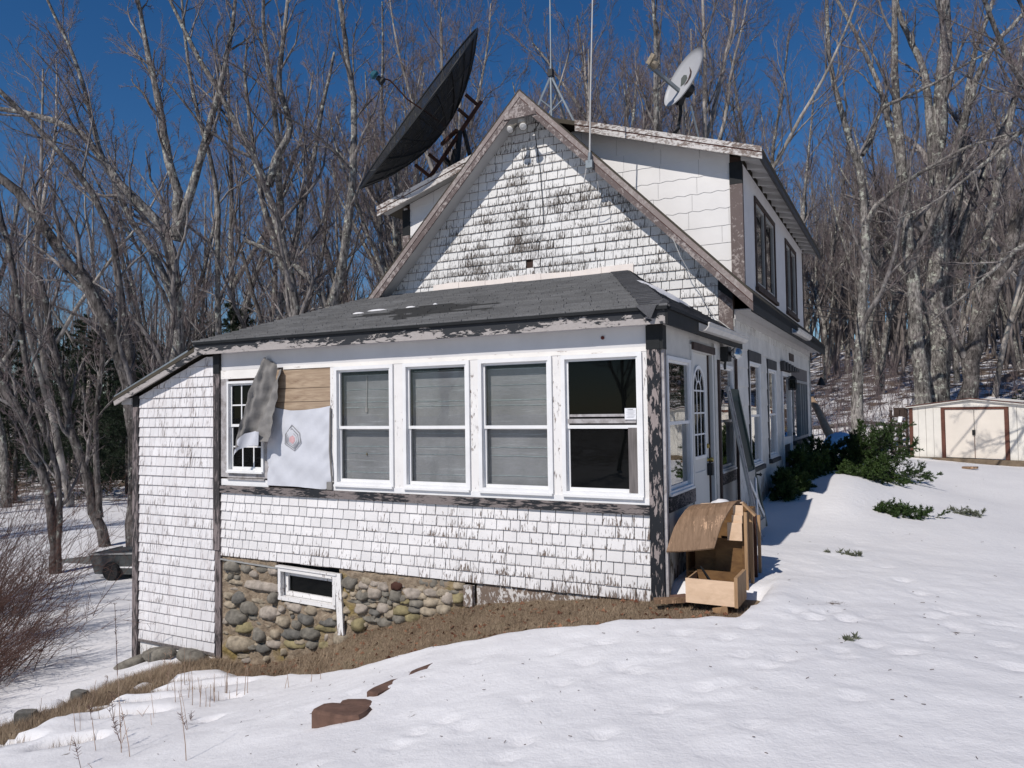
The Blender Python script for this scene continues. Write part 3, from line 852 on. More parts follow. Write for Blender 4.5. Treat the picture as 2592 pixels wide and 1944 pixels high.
# --- posts
mb = MB(); mb.box(-.128, .0, -.06, 2.30, -.01, .032, FR0); mb.build('corner_post', 'black_peel', house)
mb = MB(); mb.box(-.132, .0, 2.302, 2.53, -.01, .036, FR0); mb.box(.001, .034, 2.30, 2.53, -.034, .085, lambda u, v, w: (u, w, v)); mb.build('corner_post_top', 'black', house)  # sheltered fresh black, with the eave's shade painted into it
mb = MB(); mb.box(.001, .05, -.08, 2.30, -.0, .03, SD0); mb.build('corner_strip', 'graywood', house)
mb = MB(); mb.box(.052, .10, -.08, 2.30, -.0, .022, SD0); mb.build('corner_strip', 'dkbrown', house)
mb = MB(); mb.box(-6.0, -5.888, -.02, 2.27, -.02, .04, FR0); mb.box(-5.985, -5.93, -1.42, -.022, -.02, .025, FR0); mb.box(-5.93, -5.885, -1.46, -.022, -.03, .02, FR0); mb.build('wall_post', 'lean_post', house)
mb = MB(); mb.box(-6.0, -5.888, 2.272, 2.53, -.02, .042, FR0); mb.build('wall_post_top', 'black', house)  # black top: sheltered paint plus eave shade put into the colour
mb = MB(); mb.box(-7.62, -7.51, -1.85, 1.86, -.02, .035, FR0); mb.build('lean_to_corner_board', 'lean_post', house)
mb = MB(); mb.box(-7.621, -7.509, 1.862, 2.02, -.02, .036, FR0); mb.build('lean_to_corner_top', 'black', house)  # sheltered black that also paints in the shade under the lean-to rake

# --- shingles
N_SINGLE = [0]
rest = {'shingle': MB(), 'shingle_lean': MB(), 'shingle_gable': MB()}
def single_maker(parent, m, fr, tb, limit, cond):
    def f(poly, v0, v1, r):
        if N_SINGLE[0] >= limit or not cond(poly): return False
        mb = MB(); mb.cur = r
        shingle_into(mb, poly, v0, v1, fr, tb * (.92 + .2 * r), .003)
        mb.build('shingle', m, parent)
        N_SINGLE[0] += 1
        return True
    return f
shingle_wall(-5.885, -.13, -.088, .724, .116, .10, .20, FR0, gap=.010, jit=.0025, tb=.018, seed=5,
             single=single_maker(front_wall, 'shingle', FR0, .018, 300, lambda p: True), joined=rest['shingle'])
mb = MB()
mb.add(*(lambda pl: ([FR0(u, v, -.10) for u, v in pl] + [FR0(u, v, -.012) for u, v in pl], [(3, 2, 1, 0), (4, 5, 6, 7), (0, 1, 5, 4), (1, 2, 6, 5), (2, 3, 7, 6), (3, 0, 4, 7)]))([(-7.6, -1.5), (-5.96, -1.5), (-5.96, 2.56), (-7.6, 2.0)]))
lean_wall = mb.build('lean_to_wall', 'backing', house)
LS = .373
shingle_wall(-7.51, -6.002, -1.36, 2.5,   .1335, .09, .20, FR0, hp=[(-LS, 1, 2.634 - .13 + LS * 6.18)], gap=.006, jit=.001, tb=.019, seed=9, joined=rest['shingle_lean'],
             single=single_maker(lean_wall, 'shingle_lean', FR0, .019, 300, lambda p: True), tilt=None)
rest['shingle_lean'].v and rest['shingle_lean'].build('shingle_course', 'shingle_lean', house, kind='stuff')
zt = RZ - .15
gable_hp = [(SL, 1, zt + SL * RX), (-SL, 1, zt - SL * RX)]
mb = MB(); mb.prism([(-6.08, 3.4), (-6.08, -.3), (0, -.3), (0, 3.4), (RX, RZ - .16)][::-1], -.10, -.012, FRG)
gable_wall = mb.build('gable_wall', 'backing', house)
PR0, PRS = 2.69, .2875
shingle_wall(-5.9, -.19, 2.62, 6.4, .133, .11, .21, FRG, hp=gable_hp, gap=.012, jit=.0015, tb=.020, seed=12, joined=rest['shingle_gable'],
             missing=((-3.05, 4.02), (-1.02, 3.36)),
             holes=[(-5.9, -1.75, 2.5, 3.6), (-5.9, -5.5, 2.5, 3.7)])
rest['shingle_gable'].build('shingles', 'shingle_gable', house, kind='stuff')
mb = MB()
for i in range(14):
    x0 = -4.86 + i * .2475
    mb.prism([(x0, 3.70), (x0 + .2475, 3.70), (x0 + .2475, 3.835 + .012 * math.sin(i * 1.1 + .8)), (x0, 3.835 + .012 * math.sin(i * 1.1))], .016, .026 + .01 * (i % 2), FRG)
mb.build('flashing', 'flash', house)
mb = MB(); mb.box(-.19, -.003, 2.6, 3.36, -.01, .03, FRG); mb.build('gable_corner_board', 'brown_trim', house)
mb = MB(); mb.prism([(-.191, 3.36), (-.002, 3.20), (-.002, 3.42), (-.191, 3.60)], -.01, .033, FRG); mb.build('gable_corner_board', 'black', house)  # rake's shadow on the brown board, painted as a slanted black piece

# --- porch roof
def roof_frame(o, ud, sd):
    o, ud, sd = Vector(o), Vector(ud).normalized(), Vector(sd).normalized()
    nrm = ud.cross(sd).normalized()
    if nrm.z < 0: nrm = -nrm
    return lambda u, v, w: tuple(o + ud * u + sd * v + nrm * w)
EY, EZ = -.17, 2.69
HT = Vector((-1.5, 3.5, EZ + PRS * (3.5 - EY)))
cornr = Vector((.12, EY, EZ))
sdir = Vector((0, 1, PRS)); Ls = sdir.length * (3.5 - EY)
fF = roof_frame((0, EY, EZ), (1, 0, 0), sdir)
deck = MB()
deck.prism([(-6.2, 0), (.12, 0), (-1.5, Ls), (-6.2, Ls)], -.03, 0, fF)
fR = roof_frame((.12, 0, EZ), (0, 1, 0), (-1.62, 0, HT.z - EZ))
Lr = Vector((-1.62, 0, HT.z - EZ)).length
deck.prism([(EY, 0), (3.5, 0), (3.5, Lr)], -.03, 0, fR)
porch_roof = deck.build('porch_roof', 'darkgray', house)
# half planes of the hip line in each frame
k1 = 1.62 / Ls
sh = MB()
shingle_wall(-6.22, .14, -.02, Ls, .1375, .28, .33, fF, hp=[(1, k1, .12)], gap=.007, jit=.003, tb=.020, seed=21, joined=sh)
sh.build('roof_shingles', 'porch_roofing', porch_roof, kind='stuff')
sh = MB()
k2 = (3.5 - EY) / Lr
shingle_wall(EY - .0, 3.5, -.02, Lr, .1375, .28, .33, fR, hp=[(-1, k2, -EY)], gap=.008, jit=.004, tb=.016, seed=22, joined=sh)
hb = .25
rd = random.Random(4)
for i in range(28):
    v0, v1 = i * .136 - .01, (i + 1) * .136 + .01
    x0a, x0b = .12 - k1 * v0, .12 - k1 * v1
    sh.cur = rd.random() * .8
    d = rd.uniform(-.012, .012)
    shingle_into(sh, [(x0a - hb + d, v0), (x0a, v0), (x0b, v1), (x0b - hb + d, v1)], v0, v1, fF, .016, .004, .014)
    va, vb = i * Lr / 27.2, (i + 1) * Lr / 27.2 + .004
    shingle_into(sh, [(EY + k2 * va, va), (EY + k2 * va + hb, va), (EY + k2 * vb + hb, vb), (EY + k2 * vb, vb)], va, vb, fR, .016, .004, .014)
sh.build('hip_shingles', 'hip_roofing', porch_roof, kind='stuff')
mb = MB(); mb.box(-6.2, .125, EY - .03, EY + .02, 2.655, 2.686); mb.box(.10, .15, EY + .021, 3.3, 2.655, 2.684); mb.build('drip_edge', 'black', porch_roof)
mb = MB()
for i in range(8):
    x0 = -6.2 + i * .7875
    mb.box(x0, x0 + .7875, EY, EY + .024, 2.522 + .002 * (i % 2), 2.654)
mb.build('fascia', 'fascia_peel', house)
mb = MB(); mb.box(.098, .124, EY + .0, 3.42, 2.515, 2.654); mb.build('fascia', 'black', house)
mb = MB(); mb.box(-5.88, .095, EY + .026, -.013, 2.54, 2.552); mb.box(.037, .095, -.012, 3.40, 2.54, 2.552); mb.build('soffit', 'soffit', house)
# curled shingle flap at the broken corner
mb = MB(); mb.add([(-.17, -.215, 2.70), (.03, -.21, 2.69), (.09, -.15, 2.76), (-.06, -.235, 2.60), (-.02, -.23, 2.565), (-.1, -.1, 2.73), (.13, -.12, 2.73)], [(0, 3, 1), (3, 4, 1), (0, 1, 5), (1, 2, 5), (1, 6, 2)])
mb.build('curled_shingle', 'hip_roofing', porch_roof)
# white gutter remnant
def gutter(y0, y1, x, z, w=.11, h=.085):
    mb = MB(); prof = [(0, 0), (0, h), (.006, h), (.006, .006), (w * .62, .006), (w * .9, h * .55), (w * .9, h), (w + .012, h), (w + .012, h - .012), (w, h - .012), (w, h * .5), (w * .66, 0)]
    n = len(prof)
    vs = [(x + a, y, z + b + .01 * (y - y0)) for y in (y0, y1) for a, b in prof]
    fs = [(i, (i + 1) % n, n + (i + 1) % n, n + i) for i in range(n)] 
    mb.add(vs, fs + [tuple(range(n))[::-1], tuple(range(n, 2 * n))]); return mb
gutter(1.0, 3.25, .126, 2.555).build('gutter', 'gutter', house, label='short length of old white gutter on the sunroom eave')
gutter(6.9, 9.0, .325, 3.02).build('gutter', 'gutter', house, label='short length of old white gutter on the main eave')
# snow left on the roofs
def snow_blob(fr, c, a, b, th, name='roof_snow'):
    mb = MB(); n = 16
    rr = [1 + .25 * math.sin(k * 2.3 + a * 9) for k in range(n)]
    vs = []
    for q, h in ((1, .013), (.85, th * .7), (.45, th)):
        vs += [fr(c[0] + a * q * rr[k] * math.cos(2 * math.pi * k / n), c[1] + b * q * rr[k] * math.sin(2 * math.pi * k / n), h) for k in range(n)]
    fs = [(i * n + j, i * n + (j + 1) % n, (i + 1) * n + (j + 1) % n, (i + 1) * n + j) for i in range(2) for j in range(n)] + [tuple(range(2 * n, 3 * n))]
    mb.add(vs, fs); return mb
snow_blob(fR, (2.15, .82), .75, .20, .05).build('snow_patch', 'snow', None, True)
tag(bpy.data.objects['snow_patch'], 'long patch of snow on the side slope of the sunroom roof', 'snow')
for c, a, b in (((-4.42, 1.62), .14, .035), ((-4.62, 1.46), .09, .022), ((-3.85, 1.62), .07, .022), ((-3.5, 1.7), .03, .012)):
    o = snow_blob(fF, c, a, b, .03).build('snow_patch', 'snow', None, True)
    tag(o, 'small remnant of snow on the front slope of the sunroom roof', 'snow', 'small snow remnants on the sunroom roof')

# --- lean-to roof
fl = lambda u, v, w: (u, v, w)
def slab(poly, y0, y1, mb=None):
    mb = mb or MB()
    mb.prism(poly, 0, y1 - y0, lambda u, v, w: (u, y0 + w, v)); return mb
LT = lambda x: 2.634 - LS * (-6.18 - x)
slab([(-7.88, LT(-7.88) - .05), (-6.19, LT(-6.19) - .05), (-6.19, LT(-6.19)), (-7.88, LT(-7.88))], -.155, 3.6).build('lean_to_roof', 'main_roofing', house)
slab([(-7.87, LT(-7.87) + .002), (-6.35, LT(-6.35) + .002), (-6.35, LT(-6.35) + .028), (-7.87, LT(-7.87) + .018)], -.150, -.02).build('lean_to_drip_edge', 'galv', house)
slab([(-7.86, LT(-7.86) - .12), (-6.16, LT(-6.16) - .13), (-6.16, LT(-6.16) - .052), (-7.88, LT(-7.88) - .052)], -.150, -.126).build('lean_to_rake_board', 'fascia_peel', house)
slab([(-7.84, LT(-7.84) - .06), (-6.2, LT(-6.2) - .06), (-6.2, LT(-6.2) - .052), (-7.84, LT(-7.84) - .052)], -.125, -.0).build('lean_to_soffit', 'soffit', house)
slab([(-7.84, 1.90), (-7.63, 1.90), (-7.63, 1.99), (-7.84, 1.97)], -.05, 3.5).build('lean_to_eave_box', 'soffit', house)
mb = MB(); mb.box(-7.62, -7.60, .0, 3.5, -2.0, 2.0); mb.box(-7.6, -6.1, 3.45, 3.5, -2.0, 2.6); mb.build('lean_to_back', 'board_white', house)
mb = MB(); mb.box(-7.50, -6.0, -1.80, -1.40, -.03, -.008, FR0); mb.build('lean_to_skirt', 'mullion', house)
mb = MB(); mb.box(-7.51, -5.99, -1.395, -1.362, -.01, .02, FR0); mb.build('lean_to_drip_board', 'grayboard', house)
mb = MB(); mb.prism([(-6.22, 2.6), (-6.22, 3.7), (-6.2, 3.7), (-6.2, 2.6)], 0, 3.4, lambda u, v, w: (u, 3.5 - w * (1 if v < 3 else .02), v)); mb.build('roof_infill', 'board_white', house)
mb = MB(); mb.box(-5.96, -5.9, .02, 3.45, -1.5, 2.6); mb.build('sunroom_inner_wall', 'shadow_inside', house)

# --- main roof, rakes, soffits
XE = .32
def rl(x): return RZ - SL * abs(x - RX)
slab([(RX, RZ - .13), (XE, rl(XE) - .13), (XE, rl(XE)), (RX, RZ)], 3.16, 13.05).build('main_roof', 'main_roofing', house)
xl = RX - (XE - RX)
slab([(RX, RZ - .13), (RX, RZ), (xl, rl(xl)), (xl, rl(xl) - .13)], 3.16, 13.05).build('main_roof', 'main_roofing', house)
for sgn, xe in ((1, XE), (-1, xl)):
    def q(z0, z1, ya, yb, nm, m):
        a, b = RX, xe
        slab([(a, RZ - z0), (b, rl(b) - z0), (b, rl(b) - z1), (a, RZ - z1)], ya, yb).build(nm, m, house)
    q(-.012, .012, 3.135, 3.20, 'rake_edge', 'main_roofing')
    q(.013, .115, 3.14, 3.165, 'rake_board', 'rake_front')
    q(.117, .128, 3.150, 3.17, 'rake_groove', 'red_line')
    q(.130, .238, 3.145, 3.172, 'rake_board', 'brown_trim')
    q(.150, .162, 3.174, 3.497, 'rake_soffit', 'soffit')
mb = MB(); mb.prism([(-3.30, 6.29), (-3.32, 6.20), (-2.76, 6.20), (-2.78, 6.29), (-2.90, 6.36), (-3.18, 6.36)], 0, .02, front(3.147)); mb.build('gable_collar', 'brown_trim', house)
mb = MB(); mb.box(XE - .03, XE, 3.18, 13.04, 2.99, 3.21); mb.build('eave_fascia', 'black', house)
mb = MB(); mb.box(.0, XE - .032, 3.52, 12.95, 3.06, 3.075); mb.box(.004, .022, 3.52, 12.5, 2.94, 3.059); mb.build('eave_soffit', 'soffit', house)

# --- dormers
DY0, DY1 = 4.03, 12.35
DS = .327
DZ = lambda x: 5.42 + DS * (.34 - x)
slab([(RX, DZ(RX) - .07), (.34, DZ(.34) - .07), (.34, DZ(.34)), (RX, DZ(RX))], DY0 + .02, DY1).build('dormer_roof', 'main_roofing', house)
DZL = lambda x: 5.50 + .304 * (x + 6.43)
slab([(-6.43, DZL(-6.43) - .07), (RX, DZL(RX) - .07), (RX, DZL(RX)), (-6.43, DZL(-6.43))], DY0 + .02, DY1).build('dormer_roof', 'main_roofing', house)
for (xa, xb, zf) in ((-2.5, .345, DZ), (-6.435, -3.6, DZL)):
    for z0, z1, ya, m, nm in ((-.008, .066, 0, 'dormer_rake', 'dormer_rake_board'), (.067, .083, .012, 'red_line', 'dormer_rake_groove'), (.084, .17, .006, 'dormer_rake', 'dormer_rake_board')):
        slab([(xa, zf(xa) - z1), (xb, zf(xb) - z1), (xb, zf(xb) - z0), (xa, zf(xa) - z0)], DY0 + ya - .02, DY0 + .018).build(nm, m, house)
    slab([(xa, zf(xa) - .085), (xb - .02 if xb > 0 else xb, zf(xb) - .085), (xb - .02 if xb > 0 else xb, zf(xb) - .075), (xa, zf(xa) - .075)], DY0 + .02, 4.34).build('dormer_soffit', 'soffit', house)
CH = front(4.35)
mb = MB(); mb.prism([(-3.0, 6.35), (-3.0, 6.2), (-2.9, 6.3), (0, 3.35), (0, 5.42)][::-1], -.08, -.012, CH); mb.build('dormer_cheek', 'backing', house)
mb = MB(); mb.prism([(-6.08, 5.5), (-6.08, 3.35), (-3.1, 6.3), (-3.1, 6.35)][::-1], -.08, -.012, CH); mb.build('dormer_cheek', 'backing', house)
ck = MB(); rd = random.Random(8)
def wavy_course(u0, u1, v0, v1, hp):
    u = u0 - rd.uniform(0, .3)
    while u < u1:
        for s in range(6):      # each wide shingle has a scalloped lower edge
            a, b = u + s * .1, u + (s + 1) * .1
            fa = lambda q: .012 * math.sin(q * 2 * math.pi / .2)
            p = clip([(a, v0 + fa(a)), (b - (.004 if s == 5 else 0), v0 + fa(b)), (b - (.004 if s == 5 else 0), v1 + .02), (a, v1 + .02)], hp)
            if p: shingle_into(ck, p, v0, v1, CH, .010, .002)
        u += .6
for k in range(11):
    v0 = 3.40 + k * .262
    wavy_course(-3.0, -.17, v0, v0 + .262, [(-1, 0, 3.0), (1, 0, -.17), (DS, 1, 5.42 - .09 + DS * .34), (-SL, -1, -(RZ - .05) - SL * RX)])
    wavy_course(-5.93, -3.1, v0, v0 + .262, [(-1, 0, 5.93), (1, 0, -3.1), (-.304, 1, 5.50 - .09 + .304 * 6.43), (SL, -1, -(RZ - .05) + SL * RX)])
ck.build('cheek_shingles', 'cheek', house, kind='stuff')
mb = MB(); mb.box(-.17, .012, 3.50, 5.03, -.01, .03, CH); mb.build('dormer_corner_board', 'brown_trim', house)
mb = MB(); mb.box(-.172, .014, 5.032, 5.36, -.01, .033, CH); mb.build('dormer_corner_board', 'black', house)  # black upper piece paints the dormer rake's shade onto the board
mb = MB(); mb.box(-6.08, -5.93, 3.6, 4.98, -.01, .03, CH); mb.build('dormer_corner_board', 'brown_trim', house)
mb = MB(); mb.box(-6.082, -5.93, 4.982, 5.45, -.01, .033, CH); mb.build('dormer_corner_board', 'black', house)  # same painted rake shade on the left dormer's board
DW = [(5.42, 7.35), (8.85, 10.35)]
mb = MB(); wall_grid(mb, SD0, 4.36, 11.7, 3.45, 5.36, [(a, b, 3.70, 5.04) for a, b in DW], -.10, -.004); mb.build('dormer_side_wall', 'board_white', house)
mb = MB(); mb.box(-6.08, -6.0, 4.36, 11.7, 3.2, 5.5); mb.box(-6.0, 0, 11.62, 11.7, 3.2, 5.5); mb.build('dormer_back_walls', 'board_white', house)
mb = MB(); mb.box(4.36, 4.40, 3.5, 5.3, -.003, .012, SD0); mb.build('dormer_edge_trim', 'dkbrown', house)
mb = MB(); mb.box(11.62, 11.70, 3.5, 5.3, -.003, .012, SD0); mb.build('dormer_edge_trim', 'dkbrown', house)
for a, b in DW:
    m_ = (a + b) / 2
    mb = MB(); ring(mb, SD0, a - .07, b + .07, 3.64, 5.10, .07, -.003, .02); mb.box(m_ - .035, m_ + .035, 3.71, 5.03, -.05, .01, SD0); mb.box(a - .12, b + .12, 3.58, 3.638, -.003, .05, SD0)
    w = mb.build('dormer_window', 'dkbrown', house)
    for c, d in ((a, m_ - .035), (m_ + .035, b)):
        s = MB(); ring(s, SD0, c + .002, d - .002, 3.712, 5.03, .05, -.05, -.01); s.build('sash', 'palegray', w)
        p = MB(); p.box(c + .05, d - .05, 3.76, 4.98, -.036, -.032, SD0); p.build('pane', 'glass_side', w)
for i in range(17):
    y = 4.25 + i * .475
    mb = MB(); mb.prism([(.012, DZ(.012) - .072), (.30, DZ(.30) - .072), (.30, DZ(.3) - .12), (.012, DZ(.012) - .175)][::-1], 0, .045, lambda u, v, w: (u, y + w, v)); mb.build('rafter_tail', 'soffit', house)
mb = MB(); mb.box(.305, .338, DY0 + .03, DY1, DZ(.34) - .17, DZ(.34) - .075); mb.build('dormer_eave_fascia', 'darkgray', house)
slab([(.0, DZ(0) - .085), (.30, DZ(.3) - .085), (.30, DZ(.3) - .074), (.0, DZ(0) - .074)], 4.36, DY1).build('dormer_eave_boards', 'soffit', house)

# --- side walls
SW = [(.16, 1.07, .90, 2.25), (2.47, 3.30, .935, 2.28)]
DOOR = (1.12, 2.12, .10, 2.42)
mb = MB(); wall_grid(mb, SD0, .11, 3.48, -.25, 2.56, SW + [DOOR], -.10, -.001); side_wall = mb.build('sunroom_side_wall', 'board_side', house)
for (a, b, c, d), rr in zip(SW, (1.585, 1.56)):
    window(SD0, a, b, c, d, rr, out=.02, fw=.036, glass='glass_side')
for a, b, c, d in ((.105, 1.11, .74, .885), (2.44, 3.32, .78, .92)):
    mb = MB(); mb.box(a, b, c, d, .0, .03, SD0); mb.build('side_sill_board', 'sill_peel', house)
MW = [(4.50, 5.43, .86, 2.42, 1.60), (6.2, 7.05, .88, 2.38, 1.60)]
BIGW = (9.25, 11.75, 1.04, 2.30)
SDOOR = (7.75, 8.95, .2, 2.40)
holes = [q[:4] for q in MW] + [BIGW, SDOOR]
mb = MB(); wall_grid(mb, SD0, 3.49, 12.5, -.4, 3.10, holes, -.10, -.012); main_wall = mb.build('main_side_wall', 'backing', house)
asb = MB()
us = sorted({3.49, 12.5, *[h for q in holes for h in (q[0] - .07, q[1] + .07)]})
for a, b in zip(us[:-1], us[1:]):
    mid = (a + b) / 2
    cuts = [(q[2] - .09, q[3] + .17) for q in holes if q[0] - .07 < mid < q[1] + .07]
    segs = [(-.4, 2.95)] if not cuts else [(-.4, cuts[0][0]), (cuts[0][1], 2.95)]
    for lo, hi in segs:
        for k in range(13):
            v0 = -.4 + k * .27
            if v0 + .27 <= lo or v0 >= hi: continue
            u = a - (.3 if k % 2 else 0)
            while u < b:
                p = clip([(u, v0), (u + .597, v0), (u + .597, v0 + .275), (u, v0 + .275)], [(-1, 0, -a - .002), (1, 0, b - .002), (0, -1, -lo), (0, 1, hi)])
                if p:
                    asb.cur = rd.random(); shingle_into(asb, p, v0, v0 + .27, SD0, .011, .002)
                u += .6
asb.build('siding_shingles', 'asbestos', house, kind='stuff')
for a, b, c, d, r_ in MW:
    window(SD0, a, b, c, d, r_, out=.02, fw=.036, glass='glass_side')
    mb = MB(); mb.box(a - .06, b + .06, d + .004, d + .16, -.01, .028, SD0); mb.box(a - .06, a - .003, c, d, -.01, .02, SD0); mb.build('window_side_trim', 'darkgray', house)
    mb = MB(); mb.box(a - .05, b + .08, c - .085, c - .02, -.01, .06, SD0); mb.build('window_sill', 'darkgray', house)
# storm door and picture window further back
a, b, c, d = SDOOR
mb = MB(); ring(mb, SD0, a, b, c, d, .09, -.06, .03); mb.box(a + .09, b - .09, 1.02, 1.16, -.04, .02, SD0); sdoor = mb.build('storm_door', 'vinyl', house)
mb = MB(); mb.box(a + .09, b - .09, 1.16, d - .09, -.02, -.015, SD0); mb.build('pane', 'glass_side', sdoor)
mb = MB(); mb.box(a + .09, b - .09, c + .09, 1.02, -.03, -.012, SD0); mb.build('lower_panel', 'darkgray', sdoor)
mb = MB(); mb.lathe((.05, b - .14, 1.2), [(.0, 0), (.03, .01), (.03, .04), (0, .05)], (1, 0, 0), 10); mb.build('handle', 'blackmetal', sdoor)
mb = MB()
for k in range(7):       # bowed dark hood over the storm door
    t0, t1 = k / 7, (k + 1) / 7
    f_ = lambda t: .05 + .13 * math.sin(t * math.pi * .5)
    mb.box(a - .08 + (b - a + .2) * t0, a - .08 + (b - a + .2) * t1, d + .02, d + .19 - .02 * k, -.01, f_(t1), SD0)
mb.build('door_hood', 'darkgray', house)
a, b, c, d = BIGW
mb = MB(); ring(mb, SD0, a, b, c, d, .06, -.06, .03)
for q in (.50, .66, .82): mb.box(a + (b - a) * q - .03, a + (b - a) * q + .03, c + .06, d - .06, -.05, .025, SD0)
bw = mb.build('picture_window', 'palegray', house)
mb = MB(); mb.box(a + .06, b - .06, c + .06, d - .06, -.03, -.025, SD0); mb.build('pane', 'glass_side', bw)
mb = MB(); mb.box(a - .1, b + .1, c - .09, c - .005, -.01, .09, SD0); mb.build('window_sill', 'darkgray', house)
mb = MB(); mb.prism([(a - .05, d + .01), (b + .1, d + .01), (b + .1, d + .26), (a - .05, d + .26)], -.01, .015, SD0); mb.build('window_head_board', 'grayboard', house)
mb = MB(); mb.box(8.9, 9.55, 2.66, 2.81, -.008, .02, SD0); mb.build('wall_vent', 'dkbrown', house)
mb = MB(); mb.box(12.42, 12.56, -.4, 3.08, -.01, .02, SD0); mb.build('rear_corner_board', 'palegray', house)
mb = MB(); mb.box(12.50, 12.565, -.4, 3.08, -.06, .012, SD0); mb.build('rear_corner_board', 'dkbrown', house)
# entrance door
mb = MB(); ring(mb, SD0, 1.10, 2.14, .05, 2.43, .07, -.09, .018); dfr = mb.build('door_frame', 'door', house)
mb = MB(); mb.box(1.10, 2.13, 2.37, 2.45, .019, .045, SD0); mb.build('door_head', 'dkbrown', house)
mb = MB(); mb.box(1.172, 1.995, .12, 2.358, -.07, -.03, SD0); dr = mb.build('door', 'door', house, label='white entrance door with an arched fanlight')
mb = MB(); mb.box(2.0, 2.02, .12, 2.358, -.07, -.012, SD0); mb.build('door_gap', 'dkbrown', house)
mb = MB(); mb.box(2.145, 2.27, .0, 2.50, .0, .03, SD0); mb.build('door_side_trim', 'board_side', house)
mb = MB(); mb.box(2.28, 2.36, .0, 2.32, .0, .05, SD0); mb.build('door_side_trim', 'dkbrown', house)
mb = MB(); mb.box(2.365, 2.43, .0, 2.30, .0, .03, SD0); mb.build('door_side_trim', 'palegray', house)
ac, ar, az0, az1 = 1.535, .285, 1.20, 1.93
def arch(r, n=16): return [(ac + r * math.cos(math.pi * k / n), az1 + r * math.sin(math.pi * k / n)) for k in range(n + 1)]
mb = MB()
o_, i_ = arch(ar), arch(ar - .035)
for k in range(16): mb.prism([o_[k], o_[k + 1], i_[k + 1], i_[k]], -.029, -.012, SD0)
mb.box(ac - ar, ac - ar + .035, az0, az1, -.029, -.012, SD0); mb.box(ac + ar - .035, ac + ar, az0, az1, -.029, -.012, SD0); mb.box(ac - ar, ac + ar, az0 - .035, az0, -.029, -.012, SD0)
mb.build('fanlight_frame', 'vinyl', dr)
mb = MB(); mb.prism([(ac - .25, az0), (ac + .25, az0)] + arch(.25), -.0295, -.026, SD0); mb.build('pane', 'glass_dark', dr)
mb = MB()
for u in (-.085, .085): mb.box(ac + u - .009, ac + u + .009, az0, az1, -.0255, -.02, SD0)
for v in (az0 + .24, az0 + .48, az1): mb.box(ac - .25, ac + .25, v - .009, v + .009, -.0253, -.0202, SD0)
i_, o_ = arch(.10, 10), arch(.12, 10)
for k in range(10): mb.prism([o_[k], o_[k + 1], i_[k + 1], i_[k]], -.0255, -.02, SD0)
for t in (.3, .5, .7):
    c_, s_ = math.cos(math.pi * t), math.sin(math.pi * t)
    mb.bar((-.0225, ac + .12 * c_, az1 + .12 * s_), (-.0225, ac + .25 * c_, az1 + .25 * s_), .016, .006, (1, 0, 0))
mb.build('muntin', 'vinyl', dr)
mb = MB(); mb.lathe((-.03, 1.93, 1.13), [(.0, 0), (.03, .002), (.012, .02), (.03, .045), (.026, .065), (0, .07)], (1, 0, 0), 12); mb.lathe((-.03, 1.93, 1.29), [(.0, 0), (.028, .002), (.026, .02), (0, .024)], (1, 0, 0), 12); mb.build('door_knob', 'brass', dr)
mb = MB(); mb.box(1.89, 1.97, .95, 1.09, -.028, .03, SD0); mb.build('lock_box', 'blackmetal', dr)
mb = MB(); mb.box(1.28, 1.80, .25, .6, -.029, -.022, SD0); mb.box(1.28, 1.80, .68, 1.02, -.029, -.022, SD0); mb.build('door_panel', 'door', dr)
# interiors, back walls, floors
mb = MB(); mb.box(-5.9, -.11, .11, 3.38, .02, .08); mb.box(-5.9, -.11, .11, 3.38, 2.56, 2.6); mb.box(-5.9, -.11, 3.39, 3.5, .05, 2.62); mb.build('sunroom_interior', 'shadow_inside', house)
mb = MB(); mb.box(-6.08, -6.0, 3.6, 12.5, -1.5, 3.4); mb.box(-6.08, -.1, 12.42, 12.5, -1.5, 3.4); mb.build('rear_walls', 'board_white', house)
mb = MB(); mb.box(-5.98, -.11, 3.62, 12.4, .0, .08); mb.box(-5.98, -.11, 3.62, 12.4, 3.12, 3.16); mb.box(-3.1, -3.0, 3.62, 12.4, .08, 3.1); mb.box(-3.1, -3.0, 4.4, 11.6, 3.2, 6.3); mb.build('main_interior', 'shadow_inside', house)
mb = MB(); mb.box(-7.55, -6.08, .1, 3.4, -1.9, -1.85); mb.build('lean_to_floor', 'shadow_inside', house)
mb = MB(); mb.lathe((-.556 - .02, -.006, 2.44), [(0, 0), (.018, .001), (.018, .012), (0, .016)], (0, -1, 0), 12); mb.build('bolt_head', 'boltrust', house)

